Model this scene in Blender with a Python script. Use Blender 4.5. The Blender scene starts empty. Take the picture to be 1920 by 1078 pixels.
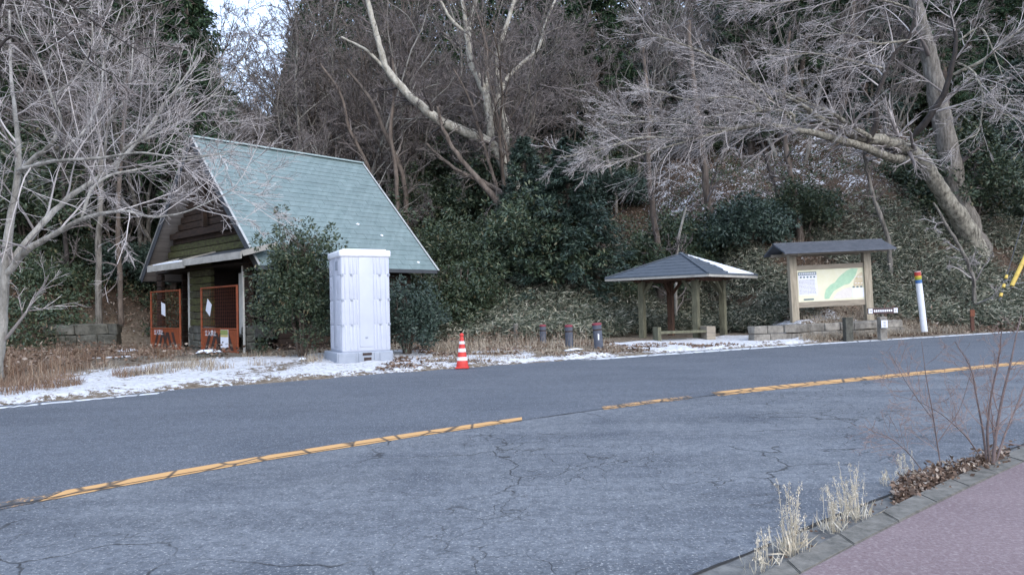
import bpy, bmesh, math, random
import numpy as np
from mathutils import Vector, Matrix, noise as mnoise

# ------------------------------------------------------------------ camera, world, sun, exposure
SC = bpy.context.scene
COL = SC.collection
R_ = math.radians
PW, PH, FPX = 1920.0, 1078.0, 1350.0
CAM = bpy.data.objects.new('camera', bpy.data.cameras.new('camera'))
COL.objects.link(CAM)
CAM.data.sensor_width = 36.0
CAM.data.lens = 36.0 * FPX / PW
CAM.data.clip_end = 2000
CAM.data.clip_start = 0.05
CAMZ = 1.35
MROT = (Matrix.Rotation(R_(90 + 1.53), 4, 'X') @ Matrix.Rotation(R_(-1.35), 4, 'Z'))
CAM.matrix_world = Matrix.Translation((0, 0, CAMZ)) @ MROT
SC.camera = CAM

W = bpy.data.worlds.new('World'); SC.world = W; W.use_nodes = True
nt = W.node_tree
bg = nt.nodes['Background']
sky = nt.nodes.new('ShaderNodeTexSky')
sky.sky_type = 'NISHITA'; sky.sun_disc = False
SUN_EL, SUN_AZ = R_(34), R_(150)          # azimuth: clockwise from +Y, so behind the camera to the right
sky.sun_elevation = SUN_EL; sky.sun_rotation = SUN_AZ
sky.air_density = 1.0; sky.dust_density = 2.5; sky.ozone_density = 1.3
mixn = nt.nodes.new('ShaderNodeMix'); mixn.data_type = 'RGBA'      # thin bright cloud over the whole sky
mixn.inputs[0].default_value = .55; mixn.inputs[7].default_value = (7.4, 9.0, 12.2, 1)
nt.links.new(sky.outputs[0], mixn.inputs[6]); nt.links.new(mixn.outputs[2], bg.inputs[0])
bg.inputs[1].default_value = 0.12
SL = bpy.data.lights.new('sun', 'SUN'); SL.energy = 0.5; SL.angle = R_(35); SL.color = (1.0, 0.95, 0.9)
SO = bpy.data.objects.new('sun', SL); COL.objects.link(SO)
sd = Vector((math.sin(SUN_AZ) * math.cos(SUN_EL), math.cos(SUN_AZ) * math.cos(SUN_EL), math.sin(SUN_EL)))
SO.rotation_euler = sd.to_track_quat('Z', 'Y').to_euler(); SO.location = (0, 0, 40)
SC.view_settings.view_transform = 'Standard'; SC.view_settings.look = 'None'
SC.view_settings.gamma = 1; SC.view_settings.use_curve_mapping = False
SC.view_settings.exposure = 1.2
SC.cycles.max_bounces = 5; SC.cycles.diffuse_bounces = 3; SC.cycles.transparent_max_bounces = 6

# ------------------------------------------------------------------ helpers: pixels of the photograph to places
def ray(px, py):
    d = MROT.to_3x3() @ Vector(((px - PW / 2) / FPX, -(py - PH / 2) / FPX, -1.0))
    return d
def G(px, py, z=0.0):
    d = ray(px, py); t = (z - CAMZ) / d.z
    return Vector((d.x * t, d.y * t, z))
def D(px, py, Y):
    d = ray(px, py); t = Y / d.y
    return Vector((d.x * t, Y, CAMZ + d.z * t))
def px2m(npx, Y): return npx / FPX * Y

# ------------------------------------------------------------------ helpers: objects and meshes
def tag(o, label=None, cat=None, group=None, kind=None):
    if label: o['label'] = label
    if cat: o['category'] = cat
    if group: o['group'] = group
    if kind: o['kind'] = kind
    return o
def thing(name, label, cat, loc=(0, 0, 0), rz=0.0, group=None):
    o = bpy.data.objects.new(name, None); COL.objects.link(o)
    o.location = loc; o.rotation_euler = (0, 0, rz); o.empty_display_size = 0.2
    return tag(o, label, cat, group)
def link(name, me, parent=None, m=None):
    o = bpy.data.objects.new(name, me); COL.objects.link(o)
    if parent: o.parent = parent
    if m is not None and len(me.materials) == 0: me.materials.append(m)
    return o
def mesh_np(name, V, F, smooth=False):
    """F: list of int arrays, each (m, k)"""
    me = bpy.data.meshes.new(name)
    V = np.asarray(V, dtype=np.float32).reshape(-1, 3)
    F = [np.asarray(f, dtype=np.int32) for f in F if len(f)]
    loops = np.concatenate([f.ravel() for f in F])
    tot = np.concatenate([np.full(len(f), f.shape[1], dtype=np.int32) for f in F])
    start = np.concatenate([[0], np.cumsum(tot)[:-1]]).astype(np.int32)
    me.vertices.add(len(V)); me.vertices.foreach_set('co', V.ravel())
    me.loops.add(len(loops)); me.loops.foreach_set('vertex_index', loops)
    me.polygons.add(len(tot)); me.polygons.foreach_set('loop_start', start)
    me.polygons.foreach_set('use_smooth', np.full(len(tot), bool(smooth)))
    me.update(calc_edges=True)
    return me
class MB:
    def __init__(s): s.bm = bmesh.new()
    def box(s, x0, x1, y0, y1, z0, z1, mat=None, bev=0.0):
        r = bmesh.ops.create_cube(s.bm, size=1.0)
        vs = r['verts']
        M = Matrix.Translation(((x0 + x1) / 2, (y0 + y1) / 2, (z0 + z1) / 2)) @ Matrix.Diagonal((abs(x1 - x0), abs(y1 - y0), abs(z1 - z0), 1))
        if mat is not None: M = mat @ M
        bmesh.ops.transform(s.bm, matrix=M, verts=vs)
        if bev:
            es = list({e for v in vs for e in v.link_edges})
            bmesh.ops.bevel(s.bm, geom=es, offset=bev, segments=2, affect='EDGES', profile=0.6)
        return s
    def bar(s, a, b, w, h, up=(0, 0, 1), bev=0.0):
        a, b = Vector(a), Vector(b); d = (b - a); L = d.length; d.normalize()
        u = Vector(up); x = d; y = u.cross(x)
        if y.length < 1e-4: y = Vector((0, 1, 0)).cross(x)
        y.normalize(); z = x.cross(y)
        M = Matrix(((x.x, y.x, z.x, a.x), (x.y, y.y, z.y, a.y), (x.z, y.z, z.z, a.z), (0, 0, 0, 1)))
        return s.box(0, L, -w / 2, w / 2, -h / 2, h / 2, M, bev)
    def tube(s, a, b, r0, r1=None, seg=10, caps=True):
        a, b = Vector(a), Vector(b); r1 = r0 if r1 is None else r1
        d = b - a; q = d.to_track_quat('Z', 'Y').to_matrix().to_4x4()
        M = Matrix.Translation((a + b) / 2) @ q
        bmesh.ops.create_cone(s.bm, cap_ends=caps, segments=seg, radius1=r0, radius2=r1, depth=d.length, matrix=M)
        return s
    def poly(s, pts, th=None, n=None):
        vs = [s.bm.verts.new(p) for p in pts]; f = s.bm.faces.new(vs)
        if th:
            r = bmesh.ops.extrude_face_region(s.bm, geom=[f])
            nv = [v for v in r['geom'] if isinstance(v, bmesh.types.BMVert)]
            bmesh.ops.translate(s.bm, verts=nv, vec=Vector(n) * th)
        return s
    def lathe(s, prof, seg=20, cx=0, cy=0):
        rings = []
        for r, z in prof:
            rings.append([s.bm.verts.new((cx + r * math.cos(2 * math.pi * k / seg), cy + r * math.sin(2 * math.pi * k / seg), z)) for k in range(seg)])
        for a, b in zip(rings, rings[1:]):
            for k in range(seg): s.bm.faces.new((a[k], a[(k + 1) % seg], b[(k + 1) % seg], b[k]))
        s.bm.faces.new(rings[-1]); s.bm.faces.new(rings[0][::-1])
        return s
    def build(s, name, m, parent=None, smooth=False, jit=0.0):
        bmesh.ops.recalc_face_normals(s.bm, faces=s.bm.faces)
        if jit:
            for v in s.bm.verts:
                v.co += Vector((mnoise.noise(v.co * 3.1), mnoise.noise(v.co * 3.1 + Vector((9, 0, 0))), mnoise.noise(v.co * 3.1 + Vector((0, 7, 0))))) * jit
        me = bpy.data.meshes.new(name); s.bm.to_mesh(me); s.bm.free()
        if smooth:
            for p in me.polygons: p.use_smooth = True
        return link(name, me, parent, m)
def text_mesh(body, size):
    c = bpy.data.curves.new('lettering', 'FONT'); c.body = body; c.size = size; c.align_x = 'CENTER'; c.align_y = 'CENTER'; c.extrude = 0.001
    o = bpy.data.objects.new('lettering', c); COL.objects.link(o)
    bpy.context.view_layer.update()
    me = bpy.data.meshes.new_from_object(o.evaluated_get(bpy.context.evaluated_depsgraph_get()))
    bpy.data.objects.remove(o); return me

# ------------------------------------------------------------------ helpers: materials
class NT:
    def __init__(s, name, world=False):
        s.world = world
        s.m = bpy.data.materials.new(name); s.m.use_nodes = True; s.t = s.m.node_tree
        s.b = s.t.nodes['Principled BSDF']; s._co = None
    def n(s, typ, **kw):
        x = s.t.nodes.new(typ)
        for k, v in kw.items():
            if k.startswith('i_'): x.inputs[k[2:].replace('_', ' ')].default_value = v
            else: setattr(x, k, v)
        return x
    def l(s, a, b): s.t.links.new(a, b)
    def co(s):
        if s._co is None and s.world: s._co = s.n('ShaderNodeNewGeometry').outputs['Position']
        if s._co is None: s._co = s.n('ShaderNodeTexCoord').outputs['Object']
        return s._co
    def noise(s, scale, detail=4, rough=0.6, vec=None, dist=0.0):
        x = s.n('ShaderNodeTexNoise'); x.inputs['Scale'].default_value = scale; x.inputs['Detail'].default_value = detail
        x.inputs['Roughness'].default_value = rough; x.inputs['Distortion'].default_value = dist
        s.l(vec or s.co(), x.inputs['Vector']); return x.outputs['Fac']
    def ramp(s, fac, stops, interp='LINEAR'):
        x = s.n('ShaderNodeValToRGB'); x.color_ramp.interpolation = interp
        e = x.color_ramp.elements
        while len(e) < len(stops): e.new(0.5)
        for k, (p, c) in enumerate(stops):
            e[k].position = p; e[k].color = (c, c, c, 1) if isinstance(c, (int, float)) else (*c, 1)
        s.l(fac, x.inputs[0]); return x.outputs['Color']
    def mix(s, fac, a, b, mode='MIX'):
        x = s.n('ShaderNodeMix'); x.data_type = 'RGBA'; x.blend_type = mode
        if isinstance(fac, (int, float)): x.inputs[0].default_value = fac
        else: s.l(fac, x.inputs[0])
        for i, v in ((6, a), (7, b)):
            if isinstance(v, tuple): x.inputs[i].default_value = (*v, 1)
            else: s.l(v, x.inputs[i])
        return x.outputs[2]
    def math(s, op, a, b=0.0, clamp=False):
        x = s.n('ShaderNodeMath'); x.operation = op; x.use_clamp = clamp
        for i, v in ((0, a), (1, b)):
            if isinstance(v, (int, float)): x.inputs[i].default_value = v
            else: s.l(v, x.inputs[i])
        return x.outputs[0]
    def mapping(s, scale=(1, 1, 1), rot=(0, 0, 0), vec=None):
        x = s.n('ShaderNodeMapping'); x.inputs['Scale'].default_value = scale; x.inputs['Rotation'].default_value = rot
        s.l(vec or s.co(), x.inputs['Vector']); return x.outputs[0]
    def attr(s, name): return s.n('ShaderNodeAttribute', attribute_name=name).outputs['Fac']
    def island(s): return s.n('ShaderNodeNewGeometry').outputs['Random Per Island']
    def objrand(s): return s.n('ShaderNodeObjectInfo').outputs['Random']
    def bump(s, h, strength=0.4, dist=0.02):
        x = s.n('ShaderNodeBump'); x.inputs['Strength'].default_value = strength; x.inputs['Distance'].default_value = dist
        s.l(h, x.inputs['Height']); s.l(x.outputs[0], s.b.inputs['Normal'])
    def done(s, col=None, rough=0.8, spec=0.3, metal=0.0):
        if isinstance(col, tuple): s.b.inputs['Base Color'].default_value = (*col, 1)
        elif col is not None: s.l(col, s.b.inputs['Base Color'])
        s.b.inputs['Roughness'].default_value = rough
        s.b.inputs['Specular IOR Level'].default_value = spec
        s.b.inputs['Metallic'].default_value = metal
        return s.m
def simple(name, c1, c2=None, scale=4.0, rough=0.8, spec=0.3, bump=0.0, stretch=(1, 1, 1), metal=0.0, orand=0.0, irand=None, bd=0.01):
    t = NT(name, orand > 0 and stretch == (1, 1, 1)); c2 = c2 or tuple(x * 0.75 for x in c1)
    v = t.mapping(stretch)
    f = t.noise(scale, 6, 0.72, v)
    col = t.mix(t.ramp(f, [(0.36, 0.0), (0.64, 1.0)]), c1, c2)
    if orand:
        hv = t.n('ShaderNodeHueSaturation'); t.l(col, hv.inputs['Color'])
        t.l(t.math('ADD', t.math('MULTIPLY', t.objrand(), orand), 1 - orand / 2), hv.inputs['Value']); col = hv.outputs[0]
    if irand:
        col = t.mix(t.ramp(t.island(), irand), col, c2) if False else t.mix(1.0, col, t.ramp(t.island(), irand), 'MULTIPLY')
    if bump: t.bump(t.noise(scale * 4, 6, 0.7, v), bump, bd)
    return t.done(col, rough, spec, metal)

M = {}
M['pale_bark'] = simple('pale_bark', (.42, .40, .36), (.15, .14, .12), 5, .9, .15, .8, (1, 1, .3), bd=.04)
M['grey_bark'] = simple('grey_bark', (.29, .265, .23), (.085, .076, .063), 7, .9, .15, 1.0, (1, 1, .2), bd=.08)
M['brown_bark'] = simple('brown_bark', (.19, .155, .128), (.07, .055, .045), 5, .9, .15, .7, (1, 1, .25), bd=.03)
M['lichen_bark'] = simple('lichen_bark', (.46, .43, .35), (.10, .09, .072), 7, .9, .15, 1.0, (1, 1, .5), bd=.08)
M['cream_bark'] = simple('cream_bark', (.55, .52, .44), (.22, .20, .16), 5, .9, .15, .8, (1, 1, .5), bd=.04)
M['dark_bark'] = simple('dark_bark', (.075, .066, .06), (.035, .03, .028), 5, .9, .15, .7, (1, 1, .4), bd=.03)
def twig_mat(name, a, b):
    t = NT(name); return t.done(t.mix(t.island(), a, b), .85, .2)
M['twig_pale'] = twig_mat('twig_pale', (.60, .55, .52), (.11, .097, .092))
M['twig_grey'] = twig_mat('twig_grey', (.26, .225, .21), (.07, .06, .056))
M['twig_brown'] = twig_mat('twig_brown', (.25, .215, .19), (.07, .06, .052))
def leaf_mat(name, stops, rough=.45, spec=.4, orand=.3):
    t = NT(name); c = t.ramp(t.island(), stops)
    hv = t.n('ShaderNodeHueSaturation'); t.l(c, hv.inputs['Color'])
    t.l(t.math('ADD', t.math('MULTIPLY', t.objrand(), orand), 1 - orand / 2), hv.inputs['Value'])
    return t.done(hv.outputs[0], rough, spec)
M['leaf_evergreen'] = leaf_mat('leaf_evergreen', [(0, (.03, .048, .03)), (.5, (.05, .076, .042)), (.85, (.07, .09, .046)), (.96, (.12, .13, .07)), (1, (.17, .13, .07))])
M['leaf_bluegreen'] = leaf_mat('leaf_bluegreen', [(0, (.022, .038, .03)), (.6, (.04, .065, .048)), (1, (.075, .11, .08))])
M['leaf_conifer'] = leaf_mat('leaf_conifer', [(0, (.016, .032, .018)), (.6, (.028, .055, .026)), (1, (.055, .08, .035))], .7, .2)
M['leaf_sasa'] = leaf_mat('leaf_sasa', [(0, (.035, .05, .032)), (.35, (.085, .10, .068)), (.62, (.18, .19, .135)), (.86, (.33, .32, .24)), (1, (.48, .45, .36))], .6, .3, .1)
M['leaf_dry'] = leaf_mat('leaf_dry', [(0, (.07, .045, .032)), (.5, (.14, .09, .062)), (.8, (.22, .155, .115)), (1, (.38, .32, .26))], .8, .2, .1)
M['straw'] = leaf_mat('straw', [(0, (.16, .12, .085)), (.5, (.29, .235, .17)), (1, (.48, .43, .34))], .8, .2, .1)
M['straw_rusty'] = leaf_mat('straw_rusty', [(0, (.12, .07, .045)), (.5, (.21, .13, .085)), (1, (.36, .28, .20))], .8, .2, .1)
M['straw_pale'] = leaf_mat('straw_pale', [(0, (.38, .32, .22)), (.5, (.55, .48, .36)), (1, (.72, .66, .54))], .8, .2, .1)

# ------------------------------------------------------------------ road curves
def curve(pts, zz=0.0):
    P = sorted([(G(x, y, zz).x, G(x, y, zz).y) for x, y in pts])
    X = np.array([p[0] for p in P]); Y = np.array([p[1] for p in P])
    sl0 = (Y[1] - Y[0]) / (X[1] - X[0]); sl1 = (Y[-1] - Y[-2]) / (X[-1] - X[-2])
    X = np.concatenate([[X[0] - 200], X, [X[-1] + 200]]); Y = np.concatenate([[Y[0] - sl0 * 200], Y, [Y[-1] + sl1 * 200]])
    # smooth on a fine grid
    gx = np.linspace(-120, 160, 2801); gy = np.interp(gx, X, Y)
    k = np.ones(31) / 31
    gy2 = np.convolve(np.pad(gy, 15, mode='edge'), k, 'valid')
    gy2[:40] = gy[:40]; gy2[-40:] = gy[-40:]
    return lambda x: np.interp(x, gx, gy2)
E_FAR = curve([(0, 765), (300, 736), (867, 692), (1133, 672), (1500, 647), (1920, 621)])
E_MID = curve([(0, 947), (110, 925), (540, 852), (980, 786), (1340, 739), (1920, 681)])
E_GUT = curve([(1322, 1071), (1526, 987), (1666, 927), (1760, 887), (1905, 838)])
E_CURB_OUT = curve([(1420, 1078), (1595, 985), (1760, 905), (1920, 838)], .05)
E_WALK = curve([(1490, 1078), (1627, 1001), (1853, 898), (1920, 866)], .05)

# ------------------------------------------------------------------ terrain
CX = [-60, -30, -19, -15, -12, -9, -3, 0, 2.5, 4, 7.5, 9.2, 10.5, 14, 18, 40, 80]
CS0 = [19, 19, 19, 22, 24, 22, 12.5, 8.0, 6.8, 7.5, 8.6, 5.0, 3.6, 3.0, .8, .6, 2]
CSL = [.55, .55, .5, .5, .5, .5, .55, .42, .45, .6, .7, .72, .72, .78, .98, .95, .9]
ZX = [-100, -45, -30, -22, -14, 5, 18, 40, 100]
ZM = [32, 30, 22, 16, 17, 23, 33, 40, 42]
def base_h(x, y):
    x = np.asarray(x, float); y = np.asarray(y, float)
    s = y - E_FAR(x)
    s0 = np.interp(x, CX, CS0); sl = np.interp(x, CX, CSL); zm = np.interp(x, ZX, ZM)
    rise = np.clip(s - s0, 0, None)
    rise = np.where(rise < 2, rise * rise / 4, rise - 1)          # soft toe
    h = zm * (1 - np.exp(-sl * rise / zm))
    bank = np.interp(x, [9.0, 9.8, 12.5, 15, 19, 60], [0, .5, .5, .3, .25, .25]) * np.clip((s - 1.3) / .8, 0, 1)
    h = h + bank + np.clip(s, 0, 6) * .018
    h = np.where(s < -.1, -.06, np.where(s < .75, -.06 + (s + .1) / .85 * .1, h + .04 + .0))
    return h
def hgt(x, y): return float(base_h(x, y))
def hit(px, py):
    d = ray(px, py)
    Y = 8.0
    while Y < 120:
        t = Y / d.y; z = CAMZ + d.z * t
        if hgt(d.x * t, Y) >= z: return Vector((d.x * t, Y, hgt(d.x * t, Y)))
        Y += .1
    return Vector((d.x * 60 / d.y, 60, hgt(d.x * 60 / d.y, 60)))
rng = np.random.default_rng(7)
def noise2(x, y, sc, seed):
    """smooth value noise, vectorised"""
    r = np.random.default_rng(seed); T = r.random((256, 256))
    u = np.asarray(x) * sc + 1000.3; v = np.asarray(y) * sc + 1000.7
    i = np.floor(u).astype(int); j = np.floor(v).astype(int); fu = u - i; fv = v - j
    fu = fu * fu * (3 - 2 * fu); fv = fv * fv * (3 - 2 * fv)
    a = T[i % 256, j % 256]; b = T[(i + 1) % 256, j % 256]; c = T[i % 256, (j + 1) % 256]; d = T[(i + 1) % 256, (j + 1) % 256]
    return (a * (1 - fu) + b * fu) * (1 - fv) + (c * (1 - fu) + d * fu) * fv
def fbm(x, y, sc, seed, n=4): return sum(noise2(x, y, sc * 2 ** k, seed + k) * .5 ** k for k in range(n)) / sum(.5 ** k for k in range(n))

def snow_amount(x, y):
    s = y - E_FAR(x)
    def band(v, a, b, w): return np.clip((v - a) / w, 0, 1) * np.clip((b - v) / w, 0, 1)
    A = .80 * band(x, -9.8, 1.0, 1.0) * band(s, .1, 8.5 - .35 * np.clip(x + 8, 0, 9), .9)
    A = A * (1 - .5 * band(x, -6.2, -4.5, .8) * band(s, 1.0, 5, 1))
    B = 1.0 * band(x, 2.4, 9.8, .7) * band(s, .3, 4.6, .5) * (1 - .55 * band(x, .5, 4.3, .6) * band(s, .2, 1.8, .4))
    C = .75 * band(x, -1, 3.2, 1) * band(s, .25, 1.5, .3)
    Dl = .62 * band(x, -17, -8, 2) * band(s, .2, 4, .6)
    H = .27 * np.clip((s - 6) / 4, 0, 1) * band(x, 5, 45, 4) + .06 * np.clip((s - 8) / 4, 0, 1)
    K = .62 * band(x, 8, 13, 1) * band(s, 1.8, 5, .5)
    return np.maximum.reduce([A, B, C, Dl, np.clip(H, 0, .6), K])

def build_ground():
    xs = np.concatenate([np.linspace(-260, -26, 40), np.arange(-24, 36, .16), np.linspace(37, 260, 45)])
    ss = np.concatenate([np.linspace(-260, -24, 20), np.linspace(-20, -1, 10), np.arange(-.8, 8, .12), np.linspace(8.2, 20, 36), np.linspace(21, 80, 60), np.linspace(85, 320, 16)])
    X, S = np.meshgrid(xs, ss); Y = E_FAR(np.clip(X, -110, 150)) + S
    Z = base_h(X, Y)
    nz = fbm(X, Y, 1.6, 11) - .5; nf = fbm(X, Y, 6, 31) - .5; ng = fbm(X, Y, .35, 21) - .5
    act = np.clip((S + .2) / .4, 0, 1)
    amp = np.clip((Z - .25) / 1.5, 0, 1)
    Z = Z + act * (nz * .09 + nf * .05) + amp * (ng * .9 + nz * .35)
    sn = np.clip((snow_amount(X, Y) + (fbm(X, Y, .9, 41) - .5) * 1.3 + (fbm(X, Y, 5, 51) - .5) * .7 - .42) * 4, 0, 1)
    Z = Z + sn * .035 * act
    n, m = X.shape
    V = np.stack([X, Y, Z], -1).reshape(-1, 3)
    i = np.arange(n * m).reshape(n, m)
    F = np.stack([i[:-1, :-1], i[:-1, 1:], i[1:, 1:], i[1:, :-1]], -1).reshape(-1, 4)
    me = mesh_np('ground', V, [F], True)
    for nm, arr in (('snow', snow_amount(X, Y)), ('s', S), ('hill', np.clip((Z - .4) / 1.5, 0, 1))):
        a = me.attributes.new(nm, 'FLOAT', 'POINT'); a.data.foreach_set('value', np.asarray(arr, np.float32).ravel())
    t = NT('ground')
    f1 = t.noise(1.3, 6, .7); f2 = t.noise(9, 5, .7); f3 = t.noise(34, 4, .7)
    dirt = t.mix(t.ramp(f2, [(.35, 0.), (.65, 1.)]), (.12, .092, .065), (.30, .245, .18))
    litter = t.mix(t.ramp(f3, [(.35, 0.), (.65, 1.)]), (.03, .022, .015), (.11, .075, .05))
    col = t.mix(t.attr('hill'), dirt, litter)
    sn = t.math('ADD', t.attr('snow'), t.math('MULTIPLY', t.math('SUBTRACT', f1, .5), 1.5))
    sn = t.math('ADD', sn, t.math('MULTIPLY', t.math('SUBTRACT', f2, .5), 1.8))
    sn = t.math('ADD', sn, t.math('MULTIPLY', t.math('SUBTRACT', f3, .5), 1.2))
    sf = t.ramp(sn, [(.46, 0.), (.56, 1.)])
    thin = t.mix(t.ramp(f2, [(.3, 0.), (.6, 1.)]), (.50, .47, .43), (.72, .73, .76))
    col = t.mix(sf, col, thin)
    t.bump(t.math('ADD', f3, t.math('MULTIPLY', f2, 2.)), .8, .05)
    me.materials.append(t.done(col, .9, .2))
    tag(link('ground', me), kind='structure')
build_ground()

# ------------------------------------------------------------------ road
def strip(name, c0, c1, x0, x1, dx, z, m, sub=1, parent=None, noisew=None, seed=0, z1=None):
    xs = np.arange(x0, x1 + dx / 2, dx); a = c0(xs); b = c1(xs)
    if noisew is not None:
        a = a + (fbm(xs, xs * 0, noisew[1], seed) - .5) * noisew[0]; b = b + (fbm(xs, xs * 0 + 9, noisew[1], seed + 5) - .5) * noisew[0]
    rows = [a + (b - a) * k / sub for k in range(sub + 1)]
    zz = [z + ((z1 if z1 is not None else z) - z) * k / sub for k in range(sub + 1)]
    V = np.stack([np.stack([xs, r, np.full_like(xs, q)], -1) for r, q in zip(rows, zz)])
    n, mm = len(rows), len(xs); i = np.arange(n * mm).reshape(n, mm)
    F = np.stack([i[:-1, :-1], i[:-1, 1:], i[1:, 1:], i[1:, :-1]], -1).reshape(-1, 4)
    me = mesh_np(name, V, [F]); me.materials.append(m)
    return link(name, me, parent)
def asphalt(name, base, light, crack, patch):
    t = NT(name); co = t.co()
    big = t.noise(.55, 5, .65, t.mapping((1, 1, 1), (0, 0, 0)), .6); streak = t.noise(1.1, 4, .6, t.mapping((.18, 1.2, 1), (0, 0, R_(-37))))
    fine = t.noise(52, 2, .7); grain = t.noise(24, 4, .85)
    col = t.mix(t.ramp(big, [(.38, 0.), (.62, 1.)]), base, light)
    col = t.mix(t.math('MULTIPLY', t.ramp(streak, [(.4, 0.), (.65, 1.)]), patch), col, tuple(x * 1.35 for x in light))
    col = t.mix(t.ramp(grain, [(.36, .65), (.5, 0.)]), col, tuple(x * .38 for x in base))
    col = t.mix(t.ramp(fine, [(.57, 0.), (.68, .9)]), col, (.38, .38, .37))
    med = t.noise(9, 5, .85); col = t.mix(t.ramp(med, [(.42, .40), (.55, 0.)]), col, tuple(x * .62 for x in base)); col = t.mix(t.ramp(med, [(.56, 0.), (.72, .55)]), col, tuple(x * 1.5 for x in light))
    # cracks
    nv = t.n('ShaderNodeTexNoise'); nv.inputs['Scale'].default_value = 1.6; nv.inputs['Detail'].default_value = 5; t.l(co, nv.inputs['Vector'])
    mv = t.n('ShaderNodeVectorMath'); mv.operation = 'MULTIPLY_ADD'; t.l(nv.outputs['Color'], mv.inputs[0]); mv.inputs[1].default_value = (.75, .75, .75); t.l(co, mv.inputs[2])
    h = None
    for sc, th, lo in ((.85, .0048, .50), (2.6, .006, .48)):
        vo = t.n('ShaderNodeTexVoronoi'); vo.feature = 'DISTANCE_TO_EDGE'; vo.inputs['Scale'].default_value = sc; t.l(mv.outputs[0], vo.inputs['Vector'])
        line = t.ramp(vo.outputs['Distance'], [(0., 1.), (th, .85), (th * 2.2, 0.)])
        mask = t.ramp(t.noise(.45 if sc < 1 else .33, 3, .6, t.mapping((1, 1, 1), (0, 0, sc))), [(lo, 0.), (lo + .07, 1.)])
        c = t.math('MULTIPLY', line, mask)
        h = c if h is None else t.math('MAXIMUM', h, c)
    h = t.math('MULTIPLY', t.math('MULTIPLY', h, crack), t.ramp(grain, [(.3, 1.), (.75, .5)]))
    col = t.mix(h, col, (.018, .017, .016))
    t.bump(t.math('SUBTRACT', t.math('ADD', fine, grain), t.math('MULTIPLY', h, 2.)), .55, .012)
    return t.done(col, .82, .35)
M['asphalt_far'] = asphalt('asphalt_far', (.072, .082, .098), (.10, .11, .126), .35, .35)
M['asphalt_near'] = asphalt('asphalt_near', (.068, .077, .093), (.135, .144, .154), 1.0, .7)
tag(strip('road_far_lane', E_MID, lambda x: E_FAR(x) + .55, -110, 150, .5, 0, M['asphalt_far'], 3), kind='structure')
tag(strip('road_near_lane', E_GUT, E_MID, -110, 150, .5, 0, M['asphalt_near'], 3), kind='structure')
def paint(name, c, wearlo):
    t = NT(name)
    f = t.noise(26, 4, .8); g = t.noise(2.2, 4, .7)
    w = t.math('ADD', t.math('MULTIPLY', f, .5), t.math('MULTIPLY', g, .5))
    w = t.math('SUBTRACT', w, t.math('MULTIPLY', t.attr('wear'), .5))
    col = t.mix(t.ramp(w, [(wearlo, 0.), (wearlo + .06, 1.)]), (.078, .082, .088), c)
    v = t.n('ShaderNodeTexVoronoi'); v.feature = 'DISTANCE_TO_EDGE'; v.inputs['Scale'].default_value = 3.2
    t.l(t.mapping((1, .6, 1), (0, 0, .5)), v.inputs['Vector'])
    col = t.mix(t.ramp(v.outputs['Distance'], [(0., .95), (.04, .6), (.07, 0.)]), col, (.045, .043, .04))
    t.bump(f, .3, .01)
    return t.done(col, .75, .3)
M['yellow_paint'] = paint('yellow_paint', (.55, .31, .12), .30)
M['white_paint'] = paint('white_paint', (.66, .67, .68), .36)
def line_strip(name, ctr, off, w, x0, x1, m, wear):
    xs = np.arange(x0, x1, .06); y = ctr(xs) + off; dy = np.gradient(y, xs)
    hw = w / 2 * np.sqrt(1 + dy * dy)
    j = (fbm(xs, xs * 0, 5, 3) - .5) * .05 + (np.random.default_rng(5).random(len(xs)) - .5) * .012
    a = y - hw + j; b = y + hw + j * .3
    V = np.stack([np.stack([xs, a, np.full_like(xs, .004)], -1), np.stack([xs, b, np.full_like(xs, .004)], -1)])
    n = len(xs); i = np.arange(2 * n).reshape(2, n)
    F = np.stack([i[0, :-1], i[0, 1:], i[1, 1:], i[1, :-1]], -1)
    me = mesh_np(name, V, [F]); me.materials.append(m)
    a = me.attributes.new('wear', 'FLOAT', 'POINT'); a.data.foreach_set('value', np.tile(np.asarray([wear(x) for x in xs], np.float32), 2))
    return tag(link(name, me), kind='structure')
X = lambda px, py: G(px, py).x
def wl(*st):
    xs = [s[0] for s in st]; ys = [s[1] for s in st]
    return lambda x: float(np.interp(x, xs, ys))
line_strip('centre_line', E_MID, .06, .23, X(-200, 985), X(110, 925), M['yellow_paint'], lambda x: .43)
line_strip('centre_line', E_MID, .06, .23, X(110, 925), X(982, 786), M['yellow_paint'], wl((-1.6, 0.), (-1.2, .12), (-.4, .12), (0, 0)))
line_strip('centre_line', E_MID, .05, .24, X(1130, 765), X(1300, 745), M['yellow_paint'], lambda x: .33)
line_strip('centre_line', E_MID, .06, .36, X(1340, 739), 60, M['yellow_paint'], wl((3, 0.), (4.2, .1), (6, .12), (8, .02)))
line_strip('edge_line', E_FAR, 0., .22, -60, X(310, 735), M['white_paint'], wl((-8, 0), (-5.6, 0.), (-4.6, .35)))
line_strip('edge_line', E_FAR, 0., .42, X(1090, 676), 60, M['white_paint'], wl((1.6, .35), (2.6, 0.), (5, 0), (60, 0.)))
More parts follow.
